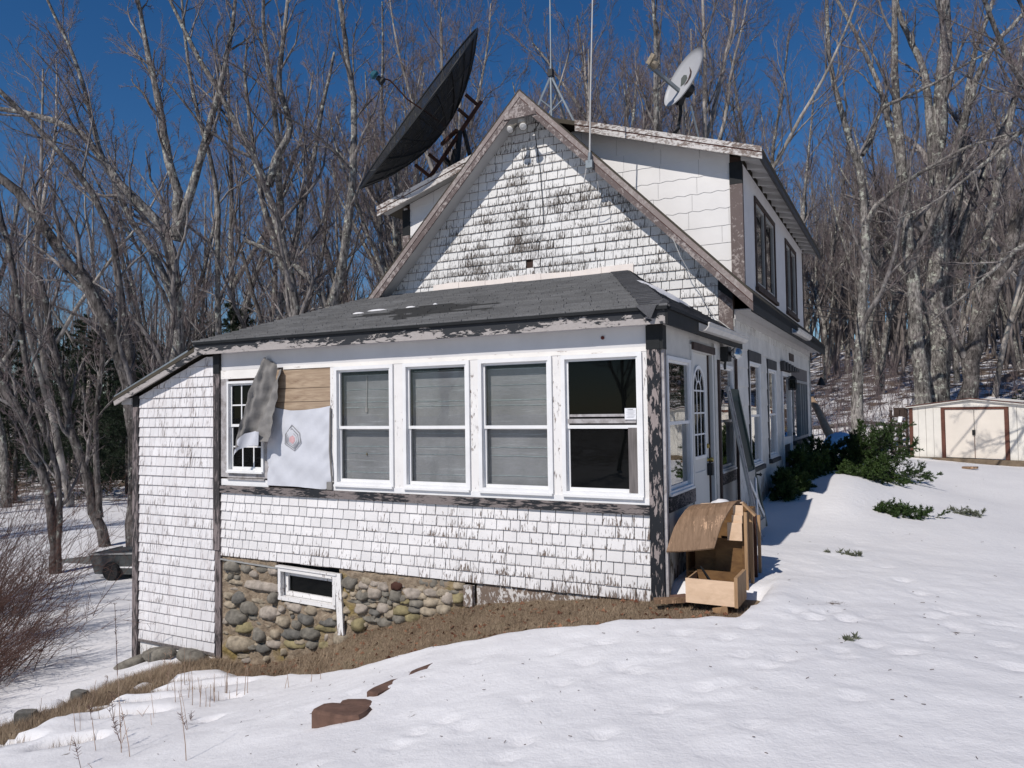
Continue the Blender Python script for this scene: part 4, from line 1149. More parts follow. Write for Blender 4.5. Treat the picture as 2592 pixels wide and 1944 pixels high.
# --- fieldstone foundation
mb = MB(); mb.box(-5.885, -4.93, .02, .3, -1.55, -.10); mb.box(-4.93, -3.93, .02, .3, -1.55, -.57); mb.box(-3.93, -2.2, .02, .3, -1.2, -.10)
found = mb.build('foundation', 'mortar', house)
for (xa, xb, za, zb) in ((-5.885, -4.93, -1.55, -.10), (-4.93, -3.93, -1.55, -.575), (-3.93, -2.2, -1.2, -.10)):
    mb = MB(); nx, nz = int((xb - xa) / .028), int((zb - za) / .028)
    gx, gzz = np.meshgrid(np.linspace(xa, xb, nx + 1), np.linspace(za, zb, nz + 1))
    dd = vnoise(gx * 7, gzz * 7) * .05 + vnoise(gx * 17, gzz * 17 + 5) * .035 + vnoise(gx * 41, gzz * 41) * .012
    edge = np.minimum(1, np.minimum.reduce([gx - xa, xb - gx, gzz - za, zb - gzz]) / .03 + .2)
    vs = [(float(a), float(.010 - max(0, b * c)), float(d)) for a, b, c, d in zip(gx.ravel(), (dd + .012).ravel(), edge.ravel(), gzz.ravel())]
    mb.add(vs, [(j * (nx + 1) + i, j * (nx + 1) + i + 1, (j + 1) * (nx + 1) + i + 1, (j + 1) * (nx + 1) + i) for j in range(nz) for i in range(nx)])
    mb.build('mortar', 'mortar', found, smooth=True)
mb = MB(); mb.box(-5.885, -4.9, -.135, -.10, -.06, -.012, FR0); mb.box(-3.9, -2.2, -.125, -.10, -.06, -.012, FR0); mb.build('sill_gap', 'dkbrown', house)
mb = MB(); mb.prism([(-5.885, -.125), (-4.86, -.165), (-4.86, -.178), (-5.885, -.14)][::-1], -.012, .03, FR0); mb.build('drip_strip', 'palegray', house)
STONES = [(-5.69,-0.21,0.27,0.13,'g'),(-5.44,-0.22,0.16,0.1,'g'),(-5.31,-0.2,0.08,0.05,'t'),(-5.17,-0.21,0.19,0.07,'g'),(-4.99,-0.22,0.16,0.08,'p'),(-5.77,-0.36,0.11,0.08,'t'),(-5.31,-0.28,0.14,0.08,'p'),(-5.17,-0.42,0.54,0.1,'p'),(-5.63,-0.41,0.26,0.06,'t'),(-5.56,-0.6,0.2,0.14,'d'),(-5.76,-0.59,0.16,0.08,'t'),(-5.37,-0.71,0.28,0.14,'g'),(-4.97,-0.54,0.14,0.14,'g'),(-5.21,-0.6,0.25,0.06,'t'),(-5.05,-0.73,0.27,0.14,'p'),(-5.72,-0.71,0.21,0.08,'t'),(-5.62,-0.85,0.37,0.17,'g'),(-5.45,-0.96,0.3,0.13,'y'),(-5.21,-1.02,0.2,0.15,'g'),(-5.55,-1.19,0.42,0.17,'t'),(-5.14,-1.18,0.2,0.11,'d'),(-5.32,-0.82,0.17,0.06,'g'),(-4.82,-0.81,0.2,0.12,'t'),(-4.43,-0.74,0.22,0.13,'d'),(-4.59,-0.83,0.13,0.1,'g'),(-4.66,-0.74,0.07,0.04,'d'),(-4.1,-0.74,0.23,0.09,'d'),(-4.61,-0.62,0.23,0.09,'p'),(-4.35,-0.62,0.19,0.1,'t'),(-4.14,-0.58,0.19,0.06,'t'),(-4.67,-0.95,0.3,0.11,'b'),(-4.38,-0.91,0.26,0.13,'g'),(-4.96,-1.11,0.21,0.1,'p'),(-4.63,-1.07,0.31,0.08,'y'),(-4.34,-1.04,0.17,0.1,'g'),(-4.12,-1.02,0.2,0.1,'y'),(-3.89,-0.9,0.22,0.16,'t'),(-4.13,-0.82,0.32,0.07,'y'),(-4.94,-0.98,0.15,0.11,'t'),(-4.84,-0.66,0.11,0.08,'p'),(-4.74,-0.59,0.1,0.05,'p'),(-3.77,-0.24,0.19,0.12,'g'),(-3.72,-0.37,0.11,0.06,'t'),(-3.69,-0.45,0.26,0.05,'g'),(-3.74,-0.52,0.12,0.05,'g'),(-3.57,-0.37,0.16,0.12,'g'),(-3.56,-0.25,0.16,0.09,'p'),(-3.4,-0.22,0.12,0.07,'p'),(-3.28,-0.24,0.14,0.09,'p'),(-3.4,-0.32,0.18,0.12,'p'),(-3.24,-0.32,0.12,0.07,'g'),(-3.09,-0.22,0.16,0.09,'r'),(-3.1,-0.33,0.16,0.12,'g'),(-2.86,-0.28,0.24,0.11,'p'),(-2.61,-0.25,0.22,0.09,'p'),(-3.43,-0.41,0.14,0.06,'g'),(-3.28,-0.39,0.13,0.07,'g'),(-3.18,-0.41,0.09,0.06,'g'),(-2.4,-0.28,0.14,0.11,'p'),(-2.27,-0.27,0.13,0.11,'y'),(-2.82,-0.38,0.18,0.09,'g'),(-2.63,-0.35,0.21,0.1,'t'),(-3.44,-0.47,0.13,0.07,'t'),(-3.28,-0.48,0.17,0.12,'p'),(-3.59,-0.52,0.17,0.11,'p'),(-3.4,-0.55,0.17,0.07,'b'),(-2.98,-0.38,0.15,0.06,'y'),(-3.04,-0.49,0.22,0.1,'y'),(-2.85,-0.45,0.17,0.09,'g'),(-2.66,-0.45,0.22,0.1,'t'),(-2.46,-0.41,0.17,0.12,'t'),(-3.19,-0.54,0.14,0.1,'t'),(-3.06,-0.58,0.17,0.1,'g'),(-2.87,-0.56,0.18,0.11,'y'),(-3.45,-0.63,0.26,0.06,'g'),(-3.25,-0.65,0.19,0.09,'g'),(-3.64,-0.72,0.17,0.14,'y'),(-2.27,-0.14,0.14,0.07,'t'),(-2.34,-0.21,0.17,0.05,'g'),(-3.0,-0.15,0.29,0.09,'S'),(-2.69,-0.14,0.31,0.09,'S'),(-2.45,-0.14,0.14,0.09,'S')]
SM = {'g': 'stone_gray', 't': 'stone_tan', 'p': 'stone_pink', 'd': 'stone_dark', 'y': 'stone_yellow', 'b': 'stone_dark', 'r': 'rust', 'S': 'stone_gray'}
rd = random.Random(31)
def stone_piece(cx, cz, w, h, m, y0=.02, out=None):
    n = 11; mb = MB(); w *= 1.12; h *= 1.14
    out = out or min(.10, .50 * min(w, h) + .014)
    if m == 'S': out = .03
    ex = .75 if m == 'S' else 1.0
    rr = [1 + rd.uniform(-.2, .2) for _ in range(n)]
    tx, tz = rd.uniform(-.3, .3), rd.uniform(.0, .45)
    vs = []
    for q, d in ((1.04, -.02), (1.0, .25), (.86, .72), (.5, .97)):
        for k in range(n):
            a = 2 * math.pi * k / n
            c, s = math.cos(a), math.sin(a)
            c = math.copysign(abs(c) ** .72, c); s = math.copysign(abs(s) ** .72, s)
            vs.append((cx + w / 2 * q * rr[k] * c, y0 - out * d * (1 + tx * c * .5 + tz * s * -.5) - rd.uniform(-.009, .009), cz + h / 2 * q * rr[k] * s))
    vs.append((cx, y0 - out * 1.02, cz))
    fs = [(i * n + j, i * n + (j + 1) % n, (i + 1) * n + (j + 1) % n, (i + 1) * n + j) for i in range(3) for j in range(n)]
    fs += [(3 * n + j, 3 * n + (j + 1) % n, 4 * n) for j in range(n)]
    mb.add(vs, fs)
    mb.build('stone', SM[m], found, smooth=True)
for s_ in STONES: stone_piece(*s_)
for i in range(190):      # smaller stones filling in
    x = rd.uniform(-5.85, -2.3)
    zlo = gz(x, 0) + .05
    z = rd.uniform(zlo, -.2)
    if -5.0 < x < -3.85 and z > -.66: continue
    if any(abs(x - s_[0]) < s_[2] * .45 and abs(z - s_[1]) < s_[3] * .45 for s_ in STONES): continue
    stone_piece(x, z, rd.uniform(.05, .15), rd.uniform(.03, .08), rd.choice('gttpt'))
# basement window, set askew
def skew(u, v, w): return (u, -w + 0.0, v - .026 * (u + 4.9))
mb = MB(); ring(mb, skew, -4.87, -3.96, -.545, -.15, .045, -.03, .035); mb.box(-4.90, -3.94, -.15, -.13, -.02, .05, skew)
bwin = mb.build('basement_window', 'mullion', house)
mb = MB(); ring(mb, skew, -4.825, -4.005, -.50, -.195, .055, -.09, -.04); mb.build('sash', 'mullion', bwin)
mb = MB(); mb.box(-4.77, -4.06, -.445, -.25, -.075, -.07, skew); mb.build('pane', 'glass_dark', bwin)
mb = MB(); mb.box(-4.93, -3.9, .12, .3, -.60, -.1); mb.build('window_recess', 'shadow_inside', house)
mb = MB(); mb.bar((-3.925, -.02, -.15), (-3.86, -.05, -.85), .085, .03, (0, 1, 0)); mb.build('basement_post', 'mullion', house)
mb = MB(); mb.box(-2.19, -2.08, -.34, -.12, -.01, .05, FR0); mb.build('footing_block', 'skirt', house)
mb = MB(); mb.box(-2.06, -.01, -.45, -.102, -.05, -.012, FR0); mb.build('skirt_board', 'skirt', house)
mb = MB(); mb.box(-.02, .0, 0, 3.45, -.6, -.2); mb.build('side_skirt', 'backing', house)

# ------------------------------------------------------------------ trees and shrubs
def tubes(P, R, sides, tip=False):
    """P (N,K,3), R (N,K) -> verts, list of face arrays"""
    N, K = R.shape
    T = np.empty_like(P)
    T[:, 1:-1] = P[:, 2:] - P[:, :-2]; T[:, 0] = P[:, 1] - P[:, 0]; T[:, -1] = P[:, -1] - P[:, -2]
    T /= np.linalg.norm(T, axis=-1, keepdims=True) + 1e-9
    ref = np.array([.35, .21, .91]); ref = ref / np.linalg.norm(ref)
    ref2 = np.array([.9, -.4, .1]); ref2 = ref2 / np.linalg.norm(ref2)
    par = np.abs((T[:, :1] * ref).sum(-1, keepdims=True)) > .93
    RF = np.where(par, ref2, ref) * np.ones_like(T)
    A = np.cross(T, RF); A /= np.linalg.norm(A, axis=-1, keepdims=True) + 1e-9
    B = np.cross(T, A)
    th = np.arange(sides) * 2 * np.pi / sides
    ring = A[:, :, None] * np.cos(th)[None, None, :, None] + B[:, :, None] * np.sin(th)[None, None, :, None]
    V = P[:, :, None] + ring * R[:, :, None, None]
    base = (np.arange(N) * K * sides)[:, None, None]
    k = np.arange(K - 1)[None, :, None] * sides
    j = np.arange(sides)[None, None, :]; j2 = (j + 1) % sides
    a, b = base + k + j, base + k + j2
    F = np.stack([a, b, b + sides, a + sides], -1).reshape(-1, 4)
    return V.reshape(-1, 3), F
def cones(P, R):
    """thin pointed twigs: straight three-sided cones from the first to the last point"""
    N = len(P)
    T = P[:, -1] - P[:, 0]; T /= np.linalg.norm(T, axis=-1, keepdims=True) + 1e-9
    A = np.cross(T, np.array([.35, .21, .91]) + .3 * T[:, [1, 2, 0]]); A /= np.linalg.norm(A, axis=-1, keepdims=True) + 1e-9
    B = np.cross(T, A); r = R[:, :1]
    V = np.stack([P[:, 0] + A * r, P[:, 0] - A * r * .5 + B * r * .87, P[:, 0] - A * r * .5 - B * r * .87, P[:, -1]], 1).reshape(-1, 3)
    i = (np.arange(N) * 4)[:, None]
    return V, np.concatenate([i + np.array([[0, 1, 3]]), i + np.array([[1, 2, 3]]), i + np.array([[2, 0, 3]])])
def spawn(rng, P, R, m, t0, t1, ang, lf, up, k, rf=.6, wig=.16, rmin=.003, taper=.25, gravity=0.0, lenref=None):
    N, K = R.shape
    seg = np.linalg.norm(P[:, 1:] - P[:, :-1], axis=-1).sum(1)
    L0 = seg if lenref is None else lenref
    t = (np.linspace(t0, t1, m)[None] + rng.uniform(-.5, .5, (N, m)) * (t1 - t0) / m).clip(0, .985)
    s = t * (K - 1); i = np.minimum(s.astype(int), K - 2); q = (s - i)[..., None]
    n = np.arange(N)[:, None]
    B = P[n, i] * (1 - q) + P[n, i + 1] * q
    T = P[n, i + 1] - P[n, i]; T /= np.linalg.norm(T, axis=-1, keepdims=True) + 1e-9
    Rb = R[n, i] * (1 - q[..., 0]) + R[n, i + 1] * q[..., 0]
    rv = rng.normal(size=T.shape); perp = rv - (rv * T).sum(-1, keepdims=True) * T
    perp /= np.linalg.norm(perp, axis=-1, keepdims=True) + 1e-9
    a = np.radians(rng.uniform(ang[0], ang[1], (N, m)))[..., None]
    D = T * np.cos(a) + perp * np.sin(a); D[..., 2] += up; D /= np.linalg.norm(D, axis=-1, keepdims=True)
    L = L0[:, None] * lf * (1 - .55 * t) * rng.uniform(.65, 1.25, (N, m))
    M = N * m
    B = B.reshape(M, 3); D = D.reshape(M, 3); L = L.reshape(M); r0 = np.maximum(Rb.reshape(M) * rf * rng.uniform(.7, 1.05, M), rmin)
    out = np.empty((M, k, 3)); out[:, 0] = B
    for c in range(1, k):
        D = D + rng.normal(size=D.shape) * wig; D[:, 2] += up * .35 - gravity; D /= np.linalg.norm(D, axis=-1, keepdims=True)
        out[:, c] = out[:, c - 1] + D * (L / (k - 1))[:, None]
    rad = r0[:, None] * np.linspace(1, taper, k)[None]
    return out, np.maximum(rad, rmin * .6)
def resample(pts, k):
    pts = np.array(pts, float)
    d = np.r_[0, np.cumsum(np.linalg.norm(np.diff(pts, axis=0), axis=1))]
    s = np.linspace(0, d[-1], k)
    o = np.stack([np.interp(s, d, pts[:, i]) for i in range(3)], -1)
    o[1:-1] = .25 * o[:-2] + .5 * o[1:-1] + .25 * o[2:]
    return o
def mesh_from(name, parts, m, smooth=True, rnd=None):
    off = 0; vs = []; fs = []
    for v, f in parts:
        vs.append(v); fs.append(f + off); off += len(v)
    me = bpy.data.meshes.new(name)
    V = np.concatenate(vs); F = [f for f in fs]
    nf = sum(len(f) for f in F)
    fast_mesh(me, V, F, rnd)
    me.materials.append(MT[m])
    if smooth: me.polygons.foreach_set('use_smooth', np.ones(nf, bool))
    return me
def tree_meshes(rng, stems, barkm, levels=(9, 6, 5, 4), up=.22, twig_r=.0040, len1=.42, t_first=.35, flare=True):
    """stems: [(pts, r0, r1)] -> (trunk mesh, crown mesh)"""
    P, R = [], []
    for pts, r0, r1 in stems:
        p = resample(pts, 18); r = np.linspace(r0, r1, 18)
        if flare: r[0] *= 1.25; r[1] *= 1.06
        P.append(p); R.append(r * (1 + rng.normal(0, .04, 18)))
    P, R = np.array(P), np.array(R)
    wig = rng.normal(0, .35, P.shape) * R[..., None] * .5; wig[:, 0] = 0; P = P + wig
    trunk = [tubes(P, R, 9)]
    q1 = spawn(rng, P, R, levels[0], t_first, .97, (24, 50), len1, up, 9, .55, .15, .012)
    crown = [tubes(*q1, 5)]
    q2 = spawn(rng, *q1, levels[1], .2, .97, (22, 48), .52, up, 5, .6, .17, .007)
    crown.append(tubes(*q2, 3))
    q3 = spawn(rng, *q2, levels[2], .15, .97, (22, 50), .55, up * .8, 3, .6, .18, twig_r * 1.2)
    v3 = tubes(*q3, 3); crown.append(v3)
    q4 = spawn(rng, *q3, levels[3] + 2, .1, .98, (20, 48), .70, up * .6, 2, .65, .2, twig_r * 1.15)
    tw = [cones(*q4)]
    # more twigs straight from the second order branches
    q5 = spawn(rng, *q2, levels[2] + 6, .3, .99, (20, 45), .34, up, 2, .4, .2, twig_r * 1.15)
    tw.append(cones(*q5))
    return mesh_from('trunk', trunk, barkm), mesh_from('crown', crown, 'branch'), mesh_from('twigs', tw, 'twig')

def make_tree(name, meshes, loc, label, group=None, rz=0, sc=1.0, cat='tree', origin=(0, 0, 0)):
    t = thing(name, loc, label, cat, group)
    t.rotation_euler = (0, 0, rz); t.scale = (sc, sc, sc)
    for nm, me in zip(('trunk', 'crown', 'twigs'), meshes):
        o = bpy.data.objects.new(nm, me); COL.objects.link(o)
        o.parent = t; o.location = (-origin[0], -origin[1], -origin[2])
        if nm == 'twigs': o['kind'] = 'stuff'
    return t

HERO = {'fork':[([(0.59,20.54,0.58),(0.6,20.49,2.09),(0.77,20.49,4.14),(0.91,20.52,5.4),(1.02,20.52,6.9),(1.03,20.49,7.77),(0.95,20.4,8.72),(0.95,20.36,9.75),(0.67,20.19,10.54),(0.25,19.92,11.89),(0.09,19.76,13.64),(0.1,19.71,15.22),(0.1,19.66,16.4)],0.24,0.05),([(1.06,20.5,7.81),(1.43,20.11,8.34),(2.48,20.06,9.02),(3.88,20.2,9.74),(5.46,20.45,10.06)],0.11,0.03),([(0.99,20.37,10.06),(1.41,20.75,10.83),(1.46,20.93,11.69),(2.22,21.5,12.11),(3.39,22.27,12.76),(4.07,22.79,13.32),(6.0,23.95,14.43)],0.09,0.03)],'clump1':[([(2.62,24.94,1.91),(2.5,24.83,3.07),(2.44,24.66,6.61),(2.17,24.35,10.6),(2.03,24.2,12.82),(2.11,24.08,16.8),(2.12,24.01,18.57)],0.32,0.08),([(2.15,24.36,10.25),(1.46,24.41,14.1),(0.69,24.49,16.17),(0.13,24.7,17.64),(-0.46,24.9,19.06)],0.12,0.05)],'clump2':[([(3.05,26.29,1.91),(3.16,26.25,4.48),(3.28,26.2,7.23),(3.31,26.07,10.9),(3.54,26.09,13.37),(3.81,26.15,15.48),(3.78,26.06,17.31),(3.87,26.03,19.15)],0.42,0.12),([(3.3,26.07,10.71),(3.1,26.18,14.72),(2.33,26.08,16.76),(2.05,26.23,18.64)],0.16,0.06),([(3.28,26.2,7.23),(3.57,26.09,9.02),(3.77,25.94,10.6),(4.2,25.93,11.99),(4.72,25.93,13.98),(5.29,26.0,15.06),(6.33,26.31,16.2)],0.2,0.06)],'clump3':[([(3.38,27.59,1.91),(3.52,27.58,4.09),(3.63,27.54,6.46),(4.11,27.72,8.35),(4.66,27.95,9.77),(5.38,28.25,11.66),(5.74,28.41,12.5),(6.61,28.76,14.96)],0.3,0.09),([(3.65,27.53,6.94),(4.15,27.68,9.78),(4.32,27.71,11.2),(4.39,27.71,12.15),(4.52,27.71,13.85),(4.92,27.84,15.93),(5.64,28.14,17.82),(5.94,28.24,19.24)],0.2,0.07)],'clump4':[([(3.99,25.66,1.8),(4.24,25.72,3.48),(4.59,25.85,4.8),(5.18,26.1,6.12),(5.69,26.31,7.71),(6.13,26.48,9.12),(6.89,26.81,10.97)],0.3,0.14)],'clump5':[([(4.39,27.56,1.8),(4.51,27.51,4.5),(4.78,27.56,6.83),(5.08,27.65,8.69),(5.55,27.82,10.55),(6.22,28.04,13.81),(6.72,28.19,16.6),(6.93,28.23,18.46)],0.24,0.1)],'leftA':[([(-16.84,5.89,-1.9),(-17.01,5.79,-1.81),(-17.12,5.7,-0.85),(-17.37,5.52,0.41),(-17.62,5.36,1.21),(-17.78,5.22,2.53),(-18.1,4.98,4.42),(-18.25,4.86,5.47)],0.2,0.09),([(-17.02,5.75,-0.95),(-17.04,5.71,-0.11),(-17.08,5.66,0.73),(-17.03,5.64,1.78),(-16.81,5.7,3.35),(-16.78,5.67,4.4)],0.12,0.06)],'leftB':[([(-14.3,4.86,0.53),(-14.45,4.7,2.61),(-14.57,4.61,3.28),(-15.12,4.26,4.78),(-15.95,3.79,5.92),(-16.59,3.4,7.11),(-17.48,2.9,7.95)],0.25,0.12)],'leftC':[([(-18.6,9.46,-1.4),(-18.57,9.38,1.12),(-18.48,9.32,3.76),(-18.48,9.22,6.16),(-18.43,9.2,7.45),(-18.91,8.93,8.05),(-20.0,8.32,9.08),(-20.9,7.78,10.86),(-22.17,7.09,11.38),(-23.5,6.39,11.65)],0.34,0.08),([(-18.43,9.21,7.42),(-18.28,9.23,8.67),(-18.58,9.03,9.94),(-18.88,8.78,12.21),(-19.13,8.58,13.85),(-19.36,8.39,15.62)],0.2,0.06),([(-18.4,9.23,7.29),(-18.18,9.3,8.17),(-17.63,9.52,9.92),(-17.37,9.61,11.05),(-17.03,9.75,12.06),(-16.61,9.88,14.19),(-16.46,9.91,15.7)],0.18,0.05),([(-18.44,9.29,5.15),(-19.05,8.9,6.92),(-19.7,8.52,7.94),(-20.11,8.26,9.21),(-20.52,8.0,10.22),(-21.01,7.64,12.87),(-21.84,7.12,15.03)],0.14,0.05)],'leftD':[([(-15.13,11.23,-0.19),(-15.09,11.15,2.32),(-15.1,11.04,5.01),(-15.22,10.93,6.11),(-15.35,10.82,7.07),(-15.67,10.61,8.25),(-15.78,10.53,8.99),(-15.96,10.41,9.64),(-16.59,10.02,10.91),(-17.01,9.76,12.05),(-17.86,9.26,13.45),(-18.38,8.93,14.97)],0.26,0.06),([(-15.78,10.53,9.01),(-15.51,10.63,9.89),(-15.03,10.84,10.83),(-15.44,10.58,12.19),(-15.24,10.63,13.41),(-15.03,10.68,14.92),(-14.94,10.69,15.93)],0.15,0.05)],'leftE':[([(-14.64,12.57,1.02),(-14.81,12.31,5.13),(-15.41,11.95,6.36),(-16.33,11.44,7.08),(-17.25,10.95,7.49)],0.24,0.08),([(-14.82,12.31,5.09),(-14.36,12.48,6.92),(-14.07,12.55,8.88),(-13.87,12.55,11.5),(-14.05,12.38,13.47),(-14.32,12.13,16.1)],0.2,0.07)],'leftF':[([(-18.03,7.49,-1.12),(-18.0,7.42,1.19),(-18.0,7.33,3.5),(-18.38,6.98,7.32),(-19.27,6.44,9.03),(-20.56,5.71,10.55),(-21.45,5.2,11.64)],0.2,0.07)],'leftG':[([(-15.07,3.4,-1.34),(-15.13,3.34,-0.44),(-15.32,3.18,0.9),(-15.62,2.99,1.8),(-15.92,2.82,2.25),(-16.29,2.59,3.14)],0.2,0.12),([(-14.98,3.43,-0.71),(-14.94,3.4,0.45),(-15.23,3.21,1.52),(-15.52,3.02,2.42),(-15.68,2.83,4.92),(-16.03,2.58,6.71)],0.12,0.07)],'leftH':[([(-19.79,12.19,-0.4),(-19.74,12.03,4.28),(-19.73,11.94,6.69),(-19.57,11.94,8.67),(-19.66,11.82,10.66),(-20.17,11.48,12.37),(-20.48,11.22,14.92),(-20.55,11.12,16.62)],0.18,0.05)]}
HL = {'fork': ('pale forked tree standing alone behind the side wall, trunk splitting in a high narrow Y', 'bark', (7, 6, 5, 3)),
      'clump1': ('leftmost gray trunk of the old clump rising behind the cream shed', 'bark', (8, 6, 5, 3)),
      'clump2': ('thickest straight trunk in the middle of the clump behind the cream shed', 'bark', (7, 6, 5, 3)),
      'clump3': ('double gray trunk just right of the thickest one behind the cream shed', 'bark', (7, 6, 5, 3)),
      'clump4': ('dark trunk leaning right from the clump behind the cream shed, top out of sight', 'bark_dark', (6, 5, 5, 3)),
      'clump5': ('rightmost mottled trunk of the clump behind the cream shed', 'bark', (7, 6, 5, 3)),
      'leftA': ('slim bare tree with flared foot on the snow beside the gray trailer', 'bark_dark', (7, 6, 5, 3)),
      'leftB': ('dark bare tree leaning far out to the left over the lean-to roof', 'bark_dark', (9, 6, 5, 3)),
      'leftC': ('large gray tree forking in three above the left end of the sunroom roof', 'bark', (9, 6, 5, 3)),
      'leftD': ('tall bare tree with a high fork above the middle of the sunroom roof', 'bark', (9, 6, 5, 3)),
      'leftE': ('gray tree with one limb bent left, next to the left rake of the gable', 'bark', (8, 6, 5, 3)),
      'leftF': ('bare tree bending left at two thirds of its height beyond the lean-to', 'bark_dark', (9, 6, 5, 3)),
      'leftG': ('twin thin trunks leaning left at the edge of the brambles', 'bark_dark', (8, 6, 5, 3)),
      'leftH': ('slender upright tree between the three-forked one and the high-forked one', 'bark', (9, 6, 5, 3))}
rng = np.random.default_rng(11)
for key, stems in HERO.items():
    lab, bk, lv = HL[key]; lv = (lv[0] + 1, lv[1], lv[2], 4)
    sts = []
    for n_, (pts, r0, r1) in enumerate(stems):
        pts = [tuple(p) for p in pts]
        if n_ == 0 or key in ('leftG',):
            x, y, z = pts[0]; pts = [(x, y, gz(x, y) - .3)] + ([p for p in pts if p[2] > gz(x, y) + .2])
        sts.append((pts, r0 * {'leftG': .5, 'leftA': .7, 'leftB': .75, 'leftF': .75, 'clump2': 1.15, 'clump4': 1.15, 'clump1': 1.0}.get(key, .85), r1 * (1.2 if key in ('clump2', 'clump4') else .85)))
    b = sts[0][0][0]
    me = tree_meshes(rng, sts, bk, lv, up=.16, twig_r=.0040, len1=.34, t_first=.30)
    make_tree('bare_tree', me, b, lab, None, origin=b)
# the two long limbs that cross in front of the clump belong to a tree right of the frame
arch = [([(7.6, 15.6, -.2), (7.5, 15.7, 2.5), (7.4, 15.5, 5.0), (7.2, 15.2, 8.5), (7.1, 15.0, 12.5), (7.3, 15, 16)], .28, .08)]
def hero_arch(px): return px
ARCH = [([(7.45, 15.6, 4.6), (5.6, 15.9, 6.3), (4.6, 15.75, 5.6), (3.5, 15.5, 4.55), (2.7, 15.2, 3.9)], .10, .02),
        ([(7.2, 15.2, 8.2), (5.9, 15.4, 9.3), (4.9, 15.3, 8.6), (3.9, 15.1, 7.7), (2.9, 14.9, 6.9), (2.0, 14.6, 6.5)], .09, .015)]
me = tree_meshes(rng, arch + ARCH, 'bark', (8, 6, 5, 3), up=.12, twig_r=.0040, len1=.32)
make_tree('bare_tree', me, arch[0][0][0], 'bare tree at the right edge whose long limbs reach left across the sky', None, origin=arch[0][0][0])

# prototypes for the surrounding wood
PROTO = []
for i in range(7):
    r = np.random.default_rng(100 + i)
    H = [15, 17, 14, 18, 16, 13, 19][i]; lean = r.uniform(-.10, .10, 2)
    fork = r.uniform(.28, .5)
    base = np.array([0, 0, -.4])
    def path(p0, d, L, n=8, w=.10):
        out = [p0]; d = np.array(d, float)
        for _ in range(n):
            d = d + r.normal(0, w, 3); d[2] += .12; d /= np.linalg.norm(d); out.append(out[-1] + d * L / n)
        return [tuple(x) for x in out]
    main = path(base, (lean[0], lean[1], 1), H)
    rad = r.uniform(.15, .24)
    stems = [(main, rad, rad * .22)]
    for _ in range(2 + i % 2):
        k = int(len(main) * r.uniform(.2, .45)) + 1
        a = r.uniform(0, 6.28)
        stems.append((path(np.array(main[k]), (.55 * math.cos(a), .55 * math.sin(a), .9), H * r.uniform(.45, .62)), rad * .6, rad * .15))
    PROTO.append(tree_meshes(r, stems, ['bark', 'bark', 'bark_dark', 'bark_pale', 'bark', 'bark_dark', 'bark'][i], (11, 7, 5, 4), up=.25, twig_r=.0040, len1=.36, t_first=.3))

def free(x, y):
    if -8.6 < x < 1.6 and 2.0 < y < 14.5: return False
    if 1 < x < 7.5 and 19.5 < y < 27: return False
    if -.5 < x < 6 and y < 26: return False
    return True
rp = random.Random(77)
placed = []
def scatter(n, azr, dr, mind, group, label, protos, scr=(.8, 1.15)):
    tries = 0; c = 0
    while c < n and tries < n * 60:
        tries += 1
        az = math.radians(rp.uniform(*azr)); d = math.sqrt(rp.uniform(dr[0] ** 2, dr[1] ** 2))
        x, y = CAM_POS.x + d * math.sin(az), CAM_POS.y + d * math.cos(az)
        if not free(x, y): continue
        if any((x - a) ** 2 + (y - b) ** 2 < mind ** 2 for a, b in placed): continue
        placed.append((x, y))
        make_tree('bare_tree', PROTO[rp.choice(protos)], (x, y, gz(x, y)), label, group, rz=rp.uniform(0, 6.28), sc=rp.uniform(*scr))
        c += 1
scatter(4, (-66, -38), (28, 36), 2.6, 'nearer bare trees left of the house', 'bare gray tree in the near wood left of the house', [0, 2, 4, 5, 3])
scatter(24, (-66, -34), (34, 62), 2.4, 'farther bare trees left of the house', 'bare tree deep in the wood left of the house', [0, 1, 2, 3, 4, 5, 6])
scatter(34, (-36, -9), (25, 40), 2.4, 'bare trees close behind the house', 'tall bare tree rising directly behind the house roof', [0, 1, 3, 6, 4])
scatter(16, (-38, -6), (40, 66), 2.6, 'farther bare trees behind the house', 'bare tree far behind the house roof', [0, 1, 3, 6, 4, 2])
scatter(44, (-7, 10), (38, 82), 2.4, 'bare trees on the snowy slope beyond the shed', 'bare tree on the wooded slope beyond the shed', [1, 2, 3, 4, 5, 6, 0], (.75, 1.05))
scatter(12, (11, 48), (24, 46), 4.0, 'bare trees right of the yard', 'bare tree at the edge of the yard right of the shed', [0, 1, 4, 6])
# the wood also closes in the yard behind the camera (seen only in window reflections and as shadows)
for x, y, k in ((-17, -12, 0), (-22, -5, 1), (-26, -11, 3), (-13, -17, 4), (-34, -2, 2), (-30, -20, 6), (-20, -26, 1), (-8, -30, 0), (3, -36, 3), (12, -33, 4), (20, -28, 6), (-14, -38, 2), (26, -18, 1), (30, -5, 0), (27, 6, 4)):
    make_tree('bare_tree', PROTO[k], (x, y, gz(x, y)), 'bare tree of the wood that closes in the yard', 'bare trees round the yard', rz=x * .7, sc=1.0)

